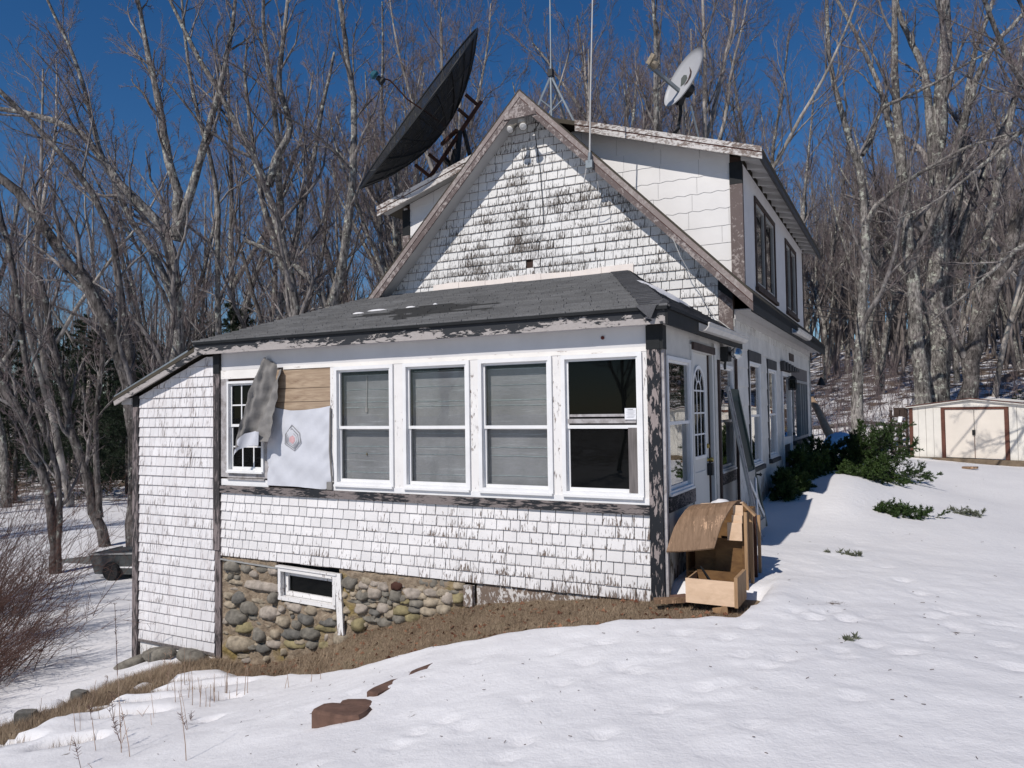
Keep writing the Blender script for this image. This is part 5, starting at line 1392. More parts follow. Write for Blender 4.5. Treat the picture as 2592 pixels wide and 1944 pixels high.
# far wood: thousands of thin trunks and branches that read as one mass
def far_wood(name, n, azr, dr, seed, hr=(9, 15), tw=5):
    r = np.random.default_rng(seed)
    az = np.radians(r.uniform(*azr, n)); d = np.sqrt(r.uniform(dr[0] ** 2, dr[1] ** 2, n))
    x = CAM_POS.x + d * np.sin(az); y = CAM_POS.y + d * np.cos(az)
    z = hgt(x, y)
    H = r.uniform(*hr, n)
    P = np.empty((n, 6, 3)); ln = r.normal(0, .06, (n, 2))
    for k in range(6):
        P[:, k, 0] = x + ln[:, 0] * H * k / 5 + r.normal(0, .12, n); P[:, k, 1] = y + ln[:, 1] * H * k / 5 + r.normal(0, .12, n); P[:, k, 2] = z - .2 + H * k / 5
    R = r.uniform(.05, .14, n)[:, None] * np.linspace(1, .25, 6)[None]
    q1 = spawn(r, P, R, 9, .25, .97, (25, 55), .34, .25, 3, .5, .18, .014)
    q2 = spawn(r, *q1, tw, .2, .97, (22, 50), .55, .2, 2, .6, .2, .011)
    q3 = spawn(r, *q2, 3, .2, .97, (22, 50), .6, .1, 2, .7, .2, .008)
    me = mesh_from(name, [tubes(P, R, 5), tubes(*q1, 3), cones(*q2), cones(*q3)], 'farwood', False)
    o = bpy.data.objects.new(name, me); COL.objects.link(o); o['kind'] = 'stuff'
    return o
tag(far_wood('far_woods', 430, (-8, 12), (50, 105), 5), 'brown mass of far woods climbing the slope on the right', 'woods')
tag(far_wood('far_woods', 480, (-68, -30), (50, 85), 6), 'dark mass of far woods left of the house', 'woods')
# saplings and brush on the slope between the yew and the shed
def brush(name, pts, hgt_, label, n, seed, spread=.5, m='twig', cat='brush', lean=(0, 0), rb=.006):
    r = np.random.default_rng(seed)
    pts = np.array(pts, float)
    idx = r.integers(0, len(pts), n)
    x = pts[idx, 0] + r.normal(0, spread, n); y = pts[idx, 1] + r.normal(0, spread, n); z = hgt(x, y) - .05
    K = 6; P = np.empty((n, K, 3)); a = r.uniform(0, 6.28, n); l = r.uniform(.05, .5, n); H = r.uniform(.5, 1.1, n) * hgt_
    for k in range(K):
        t = k / (K - 1)
        P[:, k, 0] = x + (np.cos(a) * l + lean[0]) * H * t ** 1.4; P[:, k, 1] = y + (np.sin(a) * l + lean[1]) * H * t ** 1.4; P[:, k, 2] = z + H * t * (1 - .25 * l * t)
    R = r.uniform(.7, 1.3, n)[:, None] * rb * np.linspace(1.2, .35, K)[None]
    q1 = spawn(r, P, R, 6, .2, .95, (25, 55), .42, .1, 3, .6, .2, rb * .5)
    q2 = spawn(r, *q1, 4, .2, .95, (25, 55), .5, .05, 2, .7, .2, rb * .45)
    me = mesh_from(name, [tubes(P, R, 3), tubes(*q1, 3), cones(*q2)], m, False)
    o = bpy.data.objects.new(name, me); COL.objects.link(o); o['kind'] = 'stuff'
    return tag(o, label, cat)
brush('undergrowth', [(x, y) for x in np.arange(-1.5, 3, .8) for y in np.arange(22, 40, 1.6)], 2.4, 'bare saplings and brush on the snowy slope behind the yew', 240, 3, .8, rb=.012)
brush('undergrowth', [(x, y) for x in np.arange(5, 11, 1.0) for y in np.arange(28, 40, 2)], 2.2, 'bare brush on the slope above the shed roof', 150, 4, .8, rb=.011)
brush('undergrowth', [(x, y) for x in np.arange(-34, -14, 1.6) for y in np.arange(9, 22, 2)], 2.0, 'bare undergrowth at the foot of the woods on the left', 220, 8, .9, rb=.011)
for k, (x, y, h_, n, sp, ln) in enumerate(((-9.6, -1.2, 1.25, 90, .35, (.95, .4)), (-11.6, -.3, 1.9, 120, .5, (.9, .3)), (-13.5, .9, 2.6, 120, .7, (.45, .1)), (-8.7, -2.3, .85, 80, .30, (.8, .2)))):
    o = brush('bramble_bush', [(x, y)], h_, ['reddish bramble bush arching over the snow in front of the trailer', 'dense reddish thorn bush behind the arching brambles at the left edge', 'tallest tangled thorn bush at the far left by the leaning trunks', 'low spreading bramble nearest the brown grass bank'][k], n, 40 + k, sp, 'bramble', 'bush', ln, .0062)
    del o['kind']

# conifers
_CON = {}
def conifer(x, y, H, label, seed, rad=1.6, group=None, z=None, inst=False):
    if inst and seed in _CON:
        z = gz(x, y); h0, mm = _CON[seed]; t_ = thing('spruce_tree', (x, y, z), label, 'tree', group); t_.scale = (H / h0,) * 3; t_.rotation_euler = (0, 0, x * 1.3)
        for me in mm:
            o = bpy.data.objects.new(me.name.split('.')[0], me); COL.objects.link(o); o.parent = t_
        return
    r = np.random.default_rng(seed)
    z = gz(x, y) if z is None else z
    P = np.array([[(0, 0, -.3), (.02, 0, H * .5), (0, .03, H)]]); R = np.array([[.02 * H, .012 * H, .01]])
    m = int(H * 11)
    tt = np.linspace(.12, .985, m)
    n = m; a = r.uniform(0, 6.28, n); L = rad * (1 - tt) ** .8 * r.uniform(.7, 1.15, n) + .12
    B = np.empty((n, 4, 3))
    for k in range(4):
        s = k / 3; B[:, k, 0] = np.cos(a) * L * s; B[:, k, 1] = np.sin(a) * L * s; B[:, k, 2] = tt * H - .22 * L * s + .12 * L * s * s
    BR = np.linspace(1, .3, 4)[None] * .012 * np.ones((n, 1))
    q = spawn(r, B, BR, 9, .15, .98, (35, 60), .4, 0, 3, .5, .08, .004, gravity=.04)
    q2 = spawn(r, *q, 3, .2, .95, (30, 50), .5, 0, 2, .6, .05, .003)
    src = np.concatenate([q[0][:, [0, 2]], q2[0], B[:, [1, 3]]])
    nn = 9
    a0, b0 = src[:, 0], src[:, 1]
    t = r.uniform(0, 1, (len(src), nn, 1))
    c = a0[:, None] * (1 - t) + b0[:, None] * t
    d = b0 - a0; d /= np.linalg.norm(d, axis=-1, keepdims=True) + 1e-9
    dd = d[:, None] * .8 + r.normal(0, .7, c.shape); dd /= np.linalg.norm(dd, axis=-1, keepdims=True)
    pr_ = np.cross(dd, r.normal(0, 1, c.shape)); pr_ /= np.linalg.norm(pr_, axis=-1, keepdims=True)
    ln = r.uniform(.06, .13, t.shape)
    V = np.stack([c - pr_ * .014, c + pr_ * .014, c + dd * ln], 2).reshape(-1, 3)
    F = np.arange(len(V)).reshape(-1, 3)
    t_ = thing('spruce_tree', (x, y, z), label, 'tree', group)
    _CON[seed] = (H, (mesh_from('trunk', [tubes(P, R, 8), tubes(B, BR, 3)], 'bark_dark'), mesh_from('crown', [(V, F)], 'spruce', False, r.random(len(F)))))
    for nm, me in zip(('trunk', 'crown'), _CON[seed][1]):
        o = bpy.data.objects.new(nm, me); COL.objects.link(o); o.parent = t_
conifer(-23, 15.6, 8.5, 'dark spruce among bare trees above the middle of the sunroom roof', 1, 1.9)
conifer(-13.6, 19.2, 12.6, 'dark evergreen top showing behind the big mesh dish', 2, 1.7)
conifer(7.2, 28.0, 4.6, 'dark spruce at the right edge beyond the shed', 3, 1.7)
conifer(-30, 14, 3.2, 'small green spruce at the foot of the woods left of the lean-to', 5, 1.5)
rc = random.Random(15)
for k_ in range(26):
    a_ = math.radians(rc.uniform(-63, -43)); d_ = rc.uniform(38, 58)
    conifer(CAM_POS.x + d_ * math.sin(a_), CAM_POS.y + d_ * math.cos(a_), rc.uniform(5.5, 10), 'dark spruce in the shade of the woods left of the house', 60 + k_ % 2, 2.6, 'dark spruces in the left woods', inst=True)

# yews beside the side wall
def yew(name, x, y, z, H, W, seed, label, n=26, lean=(0, 0), cat='shrub', nd=9, up=.0, group=None, m='yew', flat=1.0):
    r = np.random.default_rng(seed)
    K = 7; P = np.empty((n, K, 3)); a = r.uniform(0, 6.28, n); el = r.uniform(.1, 1.0, n)
    for k in range(K):
        t = k / (K - 1)
        rr = W * t * (1.05 - el * .55) * (1 + .12 * np.sin(a * 3))
        P[:, k, 0] = np.cos(a) * rr + lean[0] * t; P[:, k, 1] = np.sin(a) * rr * flat + lean[1] * t; P[:, k, 2] = H * el * t * (1.25 - .35 * t) + r.normal(0, .01, n)
    R = .012 * np.linspace(1, .25, K)[None] * np.ones((n, 1))
    q1 = spawn(r, P, R, 9, .25, .98, (25, 55), .36, .06 + up, 4, .6, .12, .003, gravity=-.0)
    q2 = spawn(r, *q1, 6, .15, .98, (25, 50), .5, .05, 3, .6, .1, .002, gravity=.03)
    src = np.concatenate([q2[0][:, [0, 1]], q2[0][:, [1, 2]], q1[0][:, [1, 3]]])
    a0, b0 = src[:, 0], src[:, 1]
    t = r.uniform(0, 1, (len(src), nd, 1)); c = a0[:, None] * (1 - t) + b0[:, None] * t
    d = b0 - a0; d /= np.linalg.norm(d, axis=-1, keepdims=True) + 1e-9
    dd = d[:, None] * .75 + r.normal(0, .55, c.shape); dd /= np.linalg.norm(dd, axis=-1, keepdims=True)
    pr_ = np.cross(dd, r.normal(0, 1, c.shape)); pr_ /= np.linalg.norm(pr_, axis=-1, keepdims=True)
    ln = r.uniform(.03, .06, t.shape)
    V = np.stack([c - pr_ * .008, c + pr_ * .008, c + dd * ln], 2).reshape(-1, 3)
    F = np.arange(len(V)).reshape(-1, 3)
    t_ = thing(name, (x, y, z), label, cat, group)
    for nm, me in (('stems', mesh_from('stems', [tubes(P, R, 4), tubes(*q1, 3), cones(*q2)], 'bark_dark')), ('foliage', mesh_from('foliage', [(V, F)], m, False, np.clip(r.random(len(F)) * .6 + .4 * r.random(), 0, 1)))):
        o = bpy.data.objects.new(nm, me); COL.objects.link(o); o.parent = t_
        o['kind'] = 'stuff'
    return t_
yew('yew_shrub', .95, 9.4, .25, 1.22, .82, 21, 'large sunlit green yew spreading right beyond the snow drift', 46, (.62, .1))
yew('yew_shrub', 1.18, 8.4, .24, .50, .62, 22, 'low sunlit yew branches spilling over the snow in front of the large yew', 40, (.2, -.35))
yew('yew_shrub', .5, 9.6, .3, .85, .6, 23, 'dark yew in house shade below the picture window', 34)
yew('yew_shrub', .38, 7.8, .2, .85, .48, 24, 'dark yew in house shade under the second main window', 46, flat=1.5)
yew('yew_shrub', .34, 6.1, .12, .62, .36, 25, 'dark yew in house shade beside the green screen door', 44, flat=1.9)
yew('yew_branch', 1.40, 5.6, .06, .14, .48, 26, 'flat green yew branch lying on the snow below the drift', 18, (.55, -.1), 'branch')
yew('yew_branch', 2.45, 6.6, .0, .07, .28, 27, 'thin gray-green sprig half buried in open snow beyond the flat yew branch', 5, (.4, .0), 'branch', 4, m='sprig')
yew('yew_branch', 1.60, -1.0, .0, .08, .09, 28, 'tiny tuft of twigs poking out of the foreground snow', 4, (.03, 0), 'twig', 1, m='sprig')
yew('yew_branch', 1.18, 2.2, .05, .05, .16, 29, 'small broken conifer twig on the snow right of the broken cabinet', 3, (.20, -.06), 'twig', 3, m='sprig')

# ------------------------------------------------------------------ satellite dishes, masts, lamps
dish = thing('satellite_dish', (-5.63, 5.2, 5.62), 'big black wire-mesh satellite dish on the left dormer roof', 'satellite dish')
R_, U_, F_ = _r, _u, _f
vert = Vector((-5.72, 5.12, 7.13))
def vbasis(p):
    v = (Vector(p) - CAM_POS).normalized(); a = v.cross(U_).normalized(); return a, a.cross(v).normalized(), v
Rv, Uv, Vv = vbasis((-6.1, 4.95, 7.4))
ax = (Rv * -.795 + Uv * .60 - Vv * .05).normalized()
Rd, dep = 1.83, .60
sx = ax.cross(Vector((0, 0, 1))).normalized(); sy = sx.cross(ax).normalized()
def dpt(r, a, off=0.0):
    return vert + sx * (r * math.cos(a)) + sy * (r * math.sin(a)) + ax * (dep * (r / Rd) ** 2 + off)
NS = 24
for k in range(12):        # twelve mesh petals
    mb = MB(); a0, a1 = 2 * math.pi * k / 12, 2 * math.pi * (k + 1) / 12
    rs = [.12, .5, .9, 1.3, 1.6, Rd]; nn = 5; vs = []
    for r in rs:
        for j in range(nn): vs.append(tuple(dpt(r, a0 + (a1 - a0) * j / (nn - 1))))
    fs = [(i * nn + j, i * nn + j + 1, (i + 1) * nn + j + 1, (i + 1) * nn + j) for i in range(5) for j in range(nn - 1)]
    mb.add(vs, fs); mb.build('mesh_panel', 'netting', dish, smooth=True)
for k in range(NS):
    a = 2 * math.pi * k / NS
    mb = MB(); mb.tube([dpt(.1 + (Rd - .1) * t / 6, a, -.012) for t in range(7)], .011 if k % 2 else .018, 5); mb.build('rib', 'blackmetal', dish)
for r in (.6, 1.1, 1.5):
    mb = MB(); mb.tube([dpt(r, 2 * math.pi * t / 32, -.014) for t in range(33)], .010, 5); mb.build('hoop', 'blackmetal', dish)
mb = MB(); mb.tube([dpt(Rd, 2 * math.pi * t / 48) for t in range(49)], .02, 6); mb.build('rim', 'blackmetal', dish)
fp = vert + ax * 1.45
mb = MB(); mb.tube([dpt(.12, 2.2), vert + ax * .45 + sy * .10, vert + ax * .85 + sy * .05, vert + ax * 1.15 - sy * -.10 , vert + ax * 1.3 + sy * .12, fp + ax * .02 + sy * .03], .015, 6); mb.build('feed_arm', 'rust', dish)
mb = MB(); mb.lathe(fp - ax * .10, [(.0, 0), (.07, .01), (.08, .06), (.05, .09), (.05, .16), (0, .17)], ax, 10); fh = mb.build('feed_horn', 'blackmetal', dish)
mb = MB(); mb.lathe(fp + ax * .075, [(.07, 0), (.085, .05), (.06, .10), (0, .12)], ax, 10); mb.build('feed_cap', 'teal', fh)
mnt = vert - ax * .28
mb = MB()
mb.bar(mnt + sy * 1.05 - ax * .02, mnt - sy * 1.0 - ax * .02, .09, .07)
for s_, l_ in ((.95, .30), (.6, .26), (-.55, .24), (-.9, .34)):
    mb.bar(mnt + sy * s_ + ax * l_, mnt + sy * s_ - ax * .05, .05, .05)
mb.bar(mnt + sx * .4 + ax * .1, mnt - sx * .4 + ax * .1, .06, .06)
mb.build('mount_frame', 'rust', dish)
pt = mnt - ax * .16 - sy * .12
mb = MB(); mb.tube([(pt.x, pt.y, pt.z), (-5.60, 5.22, 6.3), (-5.63, 5.2, 5.55)], .075, 10); mb.build('pole', 'blackmetal', dish)
mb = MB(); mb.bar(mnt + sy * .25, pt - Vector((0, 0, .35)), .10, .08); mb.bar(mnt + sy * .35 - ax * .03, pt + Vector((.35, .1, -.55)), .06, .06); mb.bar(mnt - sy * .4, pt - Vector((.1, 0, .3)), .07, .07); mb.build('mount_brace', 'blackmetal', dish)

sd = thing('satellite_dish', (-.90, 4.2, 5.82), 'small pale satellite dish with a dark emblem on the right dormer roof', 'satellite dish')
c0 = at_c = Vector((-.80, 4.22, 6.75))
Rv, Uv, Vv = vbasis(c0)
ax2 = (Rv * -.72 + Uv * .48 - Vv * .48).normalized()
long_ = (Rv * .553 + Uv * .833); long_ = (long_ - ax2 * long_.dot(ax2)).normalized(); shrt = ax2.cross(long_).normalized()
mb = MB(); n = 36; vs = []
for side_, off in ((1, 0), (-1, -.018)):
    for q in (.999, .8, .55, .3, .02):
        for k in range(n):
            a = 2 * math.pi * k / n
            vs.append(tuple(c0 + long_ * (.47 * q * math.cos(a)) + shrt * (.30 * q * math.sin(a)) + ax2 * (.075 * q * q - .075 + off)))
fs = [(i * n + j, i * n + (j + 1) % n, (i + 1) * n + (j + 1) % n, (i + 1) * n + j) for i in range(4) for j in range(n)]
fs += [(5 * n + a_, 5 * n + b_, 5 * n + c_, 5 * n + d_) for a_, b_, c_, d_ in fs]
fs += [(j, (j + 1) % n, 5 * n + (j + 1) % n, 5 * n + j) for j in range(n)]
mb.add(vs, fs); rf_ = mb.build('reflector', 'dishgray', sd, smooth=True)
def on_dish(u, v): return tuple(c0 + long_ * u + shrt * v + ax2 * (.075 * ((u / .47) ** 2 + (v / .30) ** 2) - .075 + .006))
mb = MB()
pl = [(-.13, .03), (-.03, .13), (.03, .12), (.05, .06), (.02, .0), (-.06, -.02)]
mb.add([on_dish(u, v) for u, v in pl], [tuple(range(6))]); mb.build('emblem', 'logo_gray', rf_)
mb = MB()
sw = [(-.10, -.04), (.0, -.045), (.10, .0), (.17, .10), (.13, -.02), (.06, -.085), (-.04, -.09)]
mb.add([on_dish(u, v) for u, v in sw[:4]] + [on_dish(u, v) for u, v in sw[4:]], [(0, 1, 5, 6), (1, 2, 4, 5), (2, 3, 4)]); mb.build('emblem', 'logo_dark', rf_)
back = c0 - ax2 * .12 - long_ * .12
mb = MB(); mb.lathe(back - ax2 * .12, [(.0, 0), (.10, .0), (.13, .12), (.08, .16), (0, .17)], ax2, 10); mb.bar(back - long_ * .02, back - long_ * .25 - ax2 * .05, .10, .12); mb.build('bracket', 'blackmetal', sd)
lnb = c0 + ax2 * .62 - long_ * .10
mb = MB(); mb.bar(back - long_ * .08 - ax2 * .02, lnb, .035, .055); mb.build('feed_arm', 'galv', sd)
mb = MB(); mb.lathe(lnb - ax2 * .02 + long_ * .05, [(.0, 0), (.055, .0), (.07, .04), (.075, .1), (0, .11)], (ax2 * -1), 10); mb.bar(lnb, lnb + long_ * .16, .05, .07); mb.build('feed_head', 'stone_tan', sd)
bp_ = back - long_ * .2 - ax2 * .05
mb = MB(); mb.tube([bp_, bp_ + Vector((.02, 0, -.16)), bp_ + Vector((-.02, 0, -.36)), (-.88, 4.2, 5.98), (-1.0, 4.18, 5.84)], .028, 8); mb.build('mast', 'blackmetal', sd)
mb = MB(); mb.tube([bp_ + Vector((-.03, -.03, -.2)), (-.93, 4.15, 6.15), (-.98, 4.14, 5.98), (-.93, 4.1, 5.9)], .007, 5); mb.build('cable', 'blackmetal', sd)
mb = MB(); mb.bar((-.70, 4.25, 6.3), (-.60, 4.35, 5.74), .02, .02); mb.build('strut', 'galv', sd)

mast = thing('antenna_mast', (-3.02, 4.3, 6.5), 'gray tripod antenna mast on the roof ridge behind the gable peak', 'antenna')
mb = MB(); mb.tube([(-3.03, 4.3, 6.5), (-3.02, 4.3, 9.2)], .013, 8); mb.tube([(-3.03, 4.3, 6.5), (-3.03, 4.3, 7.45)], .020, 8); mb.build('pole', 'galv', mast)
for x, y in ((-3.34, 4.15), (-2.58, 4.25), (-2.95, 4.9)):
    mb = MB(); mb.bar((-3.03, 4.3, 7.30), (x, y, RZ - SL * abs(x - RX) + .02 if y < 4.05 else DZ(max(x, RX)) + .0), .018, .03); mb.build('leg', 'galv', mast)
mb = MB(); mb.bar((-2.81, 4.27, 6.84), (-3.03, 4.3, 6.70), .012, .02); mb.bar((-3.19, 4.22, 6.9), (-3.03, 4.3, 6.75), .012, .02); mb.build('brace', 'galv', mast)
mb = MB(); mb.box(-3.07, -2.99, 4.26, 4.34, 7.28, 7.40); mb.build('clamp', 'blackmetal', mast)

wp = thing('whip_antenna', (-1.89, 3.12, 5.2), 'thin white antenna pole clamped to the right rake board', 'antenna')
mb = MB(); mb.tube([(-1.90, 3.10, 5.25), (-1.87, 3.10, 6.2), (-1.77, 3.10, 8.6)], .014, 8, .008); mb.build('pole', 'whitepole', wp)
mb = MB(); mb.box(-1.95, -1.85, 3.07, 3.14, 5.22, 5.33); mb.tube([(-1.90, 3.09, 5.30), (-1.89, 3.09, 5.44)], .026, 8); mb.build('clamp', 'galv', wp)
mb = MB(); mb.tube([(-1.94, 3.1, 5.28), (-2.0, 3.12, 5.05), (-1.97, 3.2, 4.80), (-1.88, 3.3, 4.70), (-1.80, 3.2, 4.85), (-1.79, 3.12, 5.02)], .006, 5); mb.build('cable', 'gutter', wp)
cb = MB(); cb.tube([(-2.70, 3.13, 6.06), (-2.82, 3.2, 5.98), (-2.88, 3.42, 5.75), (-2.86, 3.47, 5.4), (-2.83, 3.47, 4.9), (-2.82, 3.47, 4.6), (-2.86, 3.47, 4.42), (-2.95, 3.47, 4.35)], .006, 5)
tag(cb.build('hanging_cable', 'blackmetal'), 'thin black cable hanging down the middle of the shingled gable', 'cable')
cb = MB(); cb.tube([(-.72, 3.13, 4.08), (-.62, 3.16, 3.8), (-.48, 3.28, 3.5), (-.36, 3.38, 3.2), (-.20, 3.3, 2.95), (.05, 3.2, 2.74)], .006, 5)
tag(cb.build('loose_wire', 'whitepole'), 'pale loose wire hanging from the right rake down to the sunroom roof', 'wire')

fl_ = thing('floodlight', (-3.06, 3.2, 6.0), 'double floodlight fixture under the peak of the gable', 'lamp')
mb = MB(); mb.lathe((-3.06, 3.25, 6.20), [(0, 0), (.06, 0), (.06, -.04), (0, -.045)], (0, 0, 1), 10); mb.tube([(-3.06, 3.25, 6.18), (-3.06, 3.22, 6.10)], .022, 6); mb.build('base', 'gutter', fl_)
for x, dx in ((-3.13, -.25), (-3.0, .3)):
    a_ = Vector((dx, -.75, -.62)).normalized()
    mb = MB(); mb.lathe(Vector((x, 3.20, 6.12)), [(0, -.02), (.028, 0), (.032, .07), (.062, .13), (.065, .17)], a_, 12); hd = mb.build('lamp_holder', 'stone_gray', fl_, smooth=True)
    mb = MB(); mb.lathe(Vector((x, 3.20, 6.12)) + a_ * .165, [(.06, 0), (.05, .02), (0, .03)], a_, 12); mb.build('bulb', 'gutter', hd)
fl2 = thing('floodlight', (.05, 2.76, 2.33), 'black floodlight with clear bulb by the entrance under the eave', 'lamp')
mb = MB(); mb.box(.001, .10, 2.60, 2.80, 2.32, 2.50); mb.tube([(.06, 2.68, 2.38), (.04, 2.68, 2.28), (.035, 2.70, 2.22)], .016, 6); mb.build('housing', 'blackmetal', fl2)
mb = MB(); mb.lathe((.10, 2.72, 2.42), [(.02, 0), (.03, .03), (.055, .06), (.075, .11), (.068, .15), (.0, .17)], (.75, -.65, -.08), 16); mb.build('bulb', 'bulb', fl2, smooth=True)
mb = MB(); mb.tube([(.03, 3.42, 2.5), (.03, 3.42, .3)], .022, 8); tag(mb.build('conduit', 'dkbrown'), 'dark pipe running down the wall beside the second porch window', 'pipe')
lt = thing('wall_lantern', (.10, 8.58, 2.05), 'small black square lantern beside the rear storm door', 'lamp')
mb = MB(); mb.box(.03, .17, 8.50, 8.66, 2.26, 2.28); mb.box(.03, .17, 8.50, 8.66, 2.06, 2.08)
for x in (.035, .165):
    for y in (8.505, 8.655): mb.bar((x, y, 2.06), (x, y, 2.28), .012, .012)
mb.lathe((.10, 8.58, 2.28), [(.09, 0), (.03, .05), (0, .06)], (0, 0, 1), 4); mb.bar((.0, 8.58, 2.31), (.1, 8.58, 2.33), .02, .02); mb.build('frame', 'blackmetal', lt)
mb = MB(); mb.box(.045, .155, 8.515, 8.645, 2.085, 2.255); mb.build('lamp_glass', 'glass_dark', lt)
bell = thing('hanging_bell', (.22, 12.95, 2.25), 'small dark bell hanging from the rear end of the eave', 'bell')
mb = MB(); mb.lathe((.22, 12.95, 2.25), [(.11, 0), (.085, .05), (.05, .14), (.02, .2), (0, .21)], (0, 0, 1), 10); mb.build('bell', 'blackmetal', bell)
mb = MB(); mb.tube([(.22, 12.95, 2.46), (.22, 12.95, 3.0)], .006, 4); mb.build('chain', 'blackmetal', bell)
for k, (z0, z1, lab) in enumerate(((4.24, 6.0, 'highest of the dark power lines leaving the rear corner of the house'), (4.14, 5.85, 'middle dark power line leaving the rear corner of the house'), (4.0, 5.6, 'lowest sagging power line leaving the rear corner of the house'))):
    mb = MB(); pts = [(-.1 + 2.9 * t, 12.3 + 30 * t, z0 + (z1 - z0) * t * 1.9 - 1.0 * 4 * t * (1 - t) * .35) for t in [i / 14 for i in range(15)]]
    mb.tube(pts, .012, 4); tag(mb.build('power_line', 'blackmetal'), lab, 'wire')

# ------------------------------------------------------------------ things leaning and lying by the entrance
def lean(y, z, off=0.0): return (.075 + (1.98 - z) * .185 + off, y, z)
sc = thing('screen_door', (.3, 2.9, .2), 'dark green screen door leaning on the wall, pale crossbuck lower panel', 'door')
def lbar(mb, y0, z0, y1, z1, w, t=.03, off=.0): mb.bar(lean(y0, z0, off), lean(y1, z1, off), t, w, (0, 0, 1)) if abs(z0 - z1) < abs(y0 - y1) else mb.bar(lean(y0, z0, off), lean(y1, z1, off), t, w, (0, 1, 0))
y0, y1 = 2.62, 3.24
for yy in (y0 + .035, y1 - .035):
    mb = MB(); lbar(mb, yy, .20, yy, 1.97, .07); mb.build('stile', 'greendoor', sc)
for zz, w in ((1.93, .09), (.88, .10), (.26, .12)):
    mb = MB(); lbar(mb, y0 + .07, zz, y1 - .07, zz, w, .026); mb.build('rail', 'greendoor' if zz > 1 else 'palegray', sc)
mb = MB(); mb.hexa([lean(y0 + .07, .93, -.01), lean(y1 - .07, .93, -.01), lean(y1 - .07, .93, -.004), lean(y0 + .07, .93, -.004), lean(y0 + .07, 1.885, -.01), lean(y1 - .07, 1.885, -.01), lean(y1 - .07, 1.885, -.004), lean(y0 + .07, 1.885, -.004)]); mb.build('screen', 'greenpanel', sc)
mb = MB()
for k in range(6):
    a, b = y0 + .07 + k * .08, y0 + .07 + (k + 1) * .08
    mb.add([lean(a, 1.885, .004), lean(b, 1.885, .004), lean(b, 1.83, .004), lean((a + b) / 2, 1.80, .004), lean(a, 1.83, .004)], [(0, 1, 2, 3, 4)])
    mb.add([lean(a, .93, .004), lean(b, .93, .004), lean(b, .965, .004), lean((a + b) / 2, .99, .004), lean(a, .965, .004)], [(0, 1, 2, 3, 4)])
mb.build('scalloped_trim', 'greendoor', sc)
mb = MB(); mb.hexa([lean(y0 + .07, .32, -.01), lean(y1 - .07, .32, -.01), lean(y1 - .07, .32, -.004), lean(y0 + .07, .32, -.004), lean(y0 + .07, .83, -.01), lean(y1 - .07, .83, -.01), lean(y1 - .07, .83, -.004), lean(y0 + .07, .83, -.004)]); mb.build('lower_panel', 'palegray', sc)
for a, b, c, d in ((y0 + .08, .34, y1 - .08, .82), (y0 + .08, .82, y1 - .08, .34)):
    mb = MB(); mb.bar(lean(a, b, .008 if b < .5 else .014), lean(c, d, .008 if b < .5 else .014), .012, .05, (0, 1, 0)); mb.build('cross_brace', 'vinyl', sc)
mb = MB(); kx = lean(y1 - .02, .86, .02); mb.lathe(kx, [(.012, 0), (.012, .03), (.026, .05), (0, .07)], (1, 0, 0), 8); mb.build('handle', 'blackmetal', sc)
wf = thing('storm_frame', (.3, 2.5, .15), 'narrow weathered wooden frame leaning between the entrance and the green screen door', 'frame')
for yy, m in ((2.44, 'palegray'), (2.58, 'graywood')):
    mb = MB(); lbar(mb, yy, .12, yy, 2.0, .035, .022, .03); mb.build('stile', m, wf)
mb = MB(); lbar(mb, 2.46, 1.97, 2.56, 1.97, .05, .03, .03); lbar(mb, 2.46, .2, 2.56, .2, .05, .03, .03); mb.build('rail', 'palegray', wf)

cab = thing('wooden_cabinet', (.45, .6, 0), 'broken plywood cabinet standing open by the corner post', 'cabinet')
mb = MB(); mb.box(.16, .66, .88, .905, .02, .74); mb.build('back_panel', 'ply_brown', cab)
mb = MB(); mb.box(.20, .40, .34, .352, .12, .50); mb.build('inner_panel', 'ply_brown', cab)
mb = MB(); mb.box(.402, .66, .31, .322, .10, .50); mb.build('inner_panel', 'ply_brown', cab)
mb = MB(); mb.box(.655, .675, .28, .90, .04, .74); mb.build('side_panel', 'ply_brown', cab)
mb = MB(); mb.box(.12, .14, .30, .90, .03, .70); mb.build('side_panel', 'ply_brown', cab)
for (x, y, z1, m) in ((.68, .26, .76, 'pine'), (.705, .40, .74, 'pine'), (.70, .62, .70, 'rust'), (.70, .84, .66, 'pine')):
    mb = MB(); mb.box(x, x + .028, y, y + .035, .02, z1); mb.build('batten', m, cab)
mb = MB(); mb.box(.14, .66, .28, .90, .16, .175); mb.build('shelf', 'ply_brown', cab)
for (a, b, c, d, y) in ((.535, .668, .50, .665, .225), (.575, .67, .66, .735, .24), (.585, .675, .73, .825, .255)):
    mb = MB(); mb.box(a, b, y, y + .01, c, d); mb.build('pale_panel', 'ply_new', cab)
mb = MB(); mb.bar((.25, .42, .80), (.665, .36, .84), .05, .012); mb.build('top_strip', 'ply_new', cab)
mb = MB(); mb.bar((.26, .50, .775), (.67, .44, .815), .06, .012); mb.build('top_strip', 'rust', cab)
mb = MB(); mb.hexa([(.665, .26, .835), (.775, .26, .725), (.775, .34, .722), (.665, .34, .832), (.675, .26, .85), (.785, .26, .74), (.785, .34, .737), (.675, .34, .847)]); mb.build('side_flap', 'pine', cab)
prof = [(.36, .80, .20), (.27, .795, .175), (.19, .765, .15), (.12, .70, .115), (.06, .61, .075), (.015, .50, .045), (-.02, .40, .02)]
mb = MB(); W = .46; th = .012; vs = []
for (y, z, x) in prof:
    for k in range(5):
        vs.append((x + W * k / 4 + .02 * math.sin(k), y - .012 * math.sin(k * .9), z + .016 * k))
n_ = 5; L_ = len(prof); vs += [(x - .0, y + .006, z - th) for x, y, z in vs]
fs = []
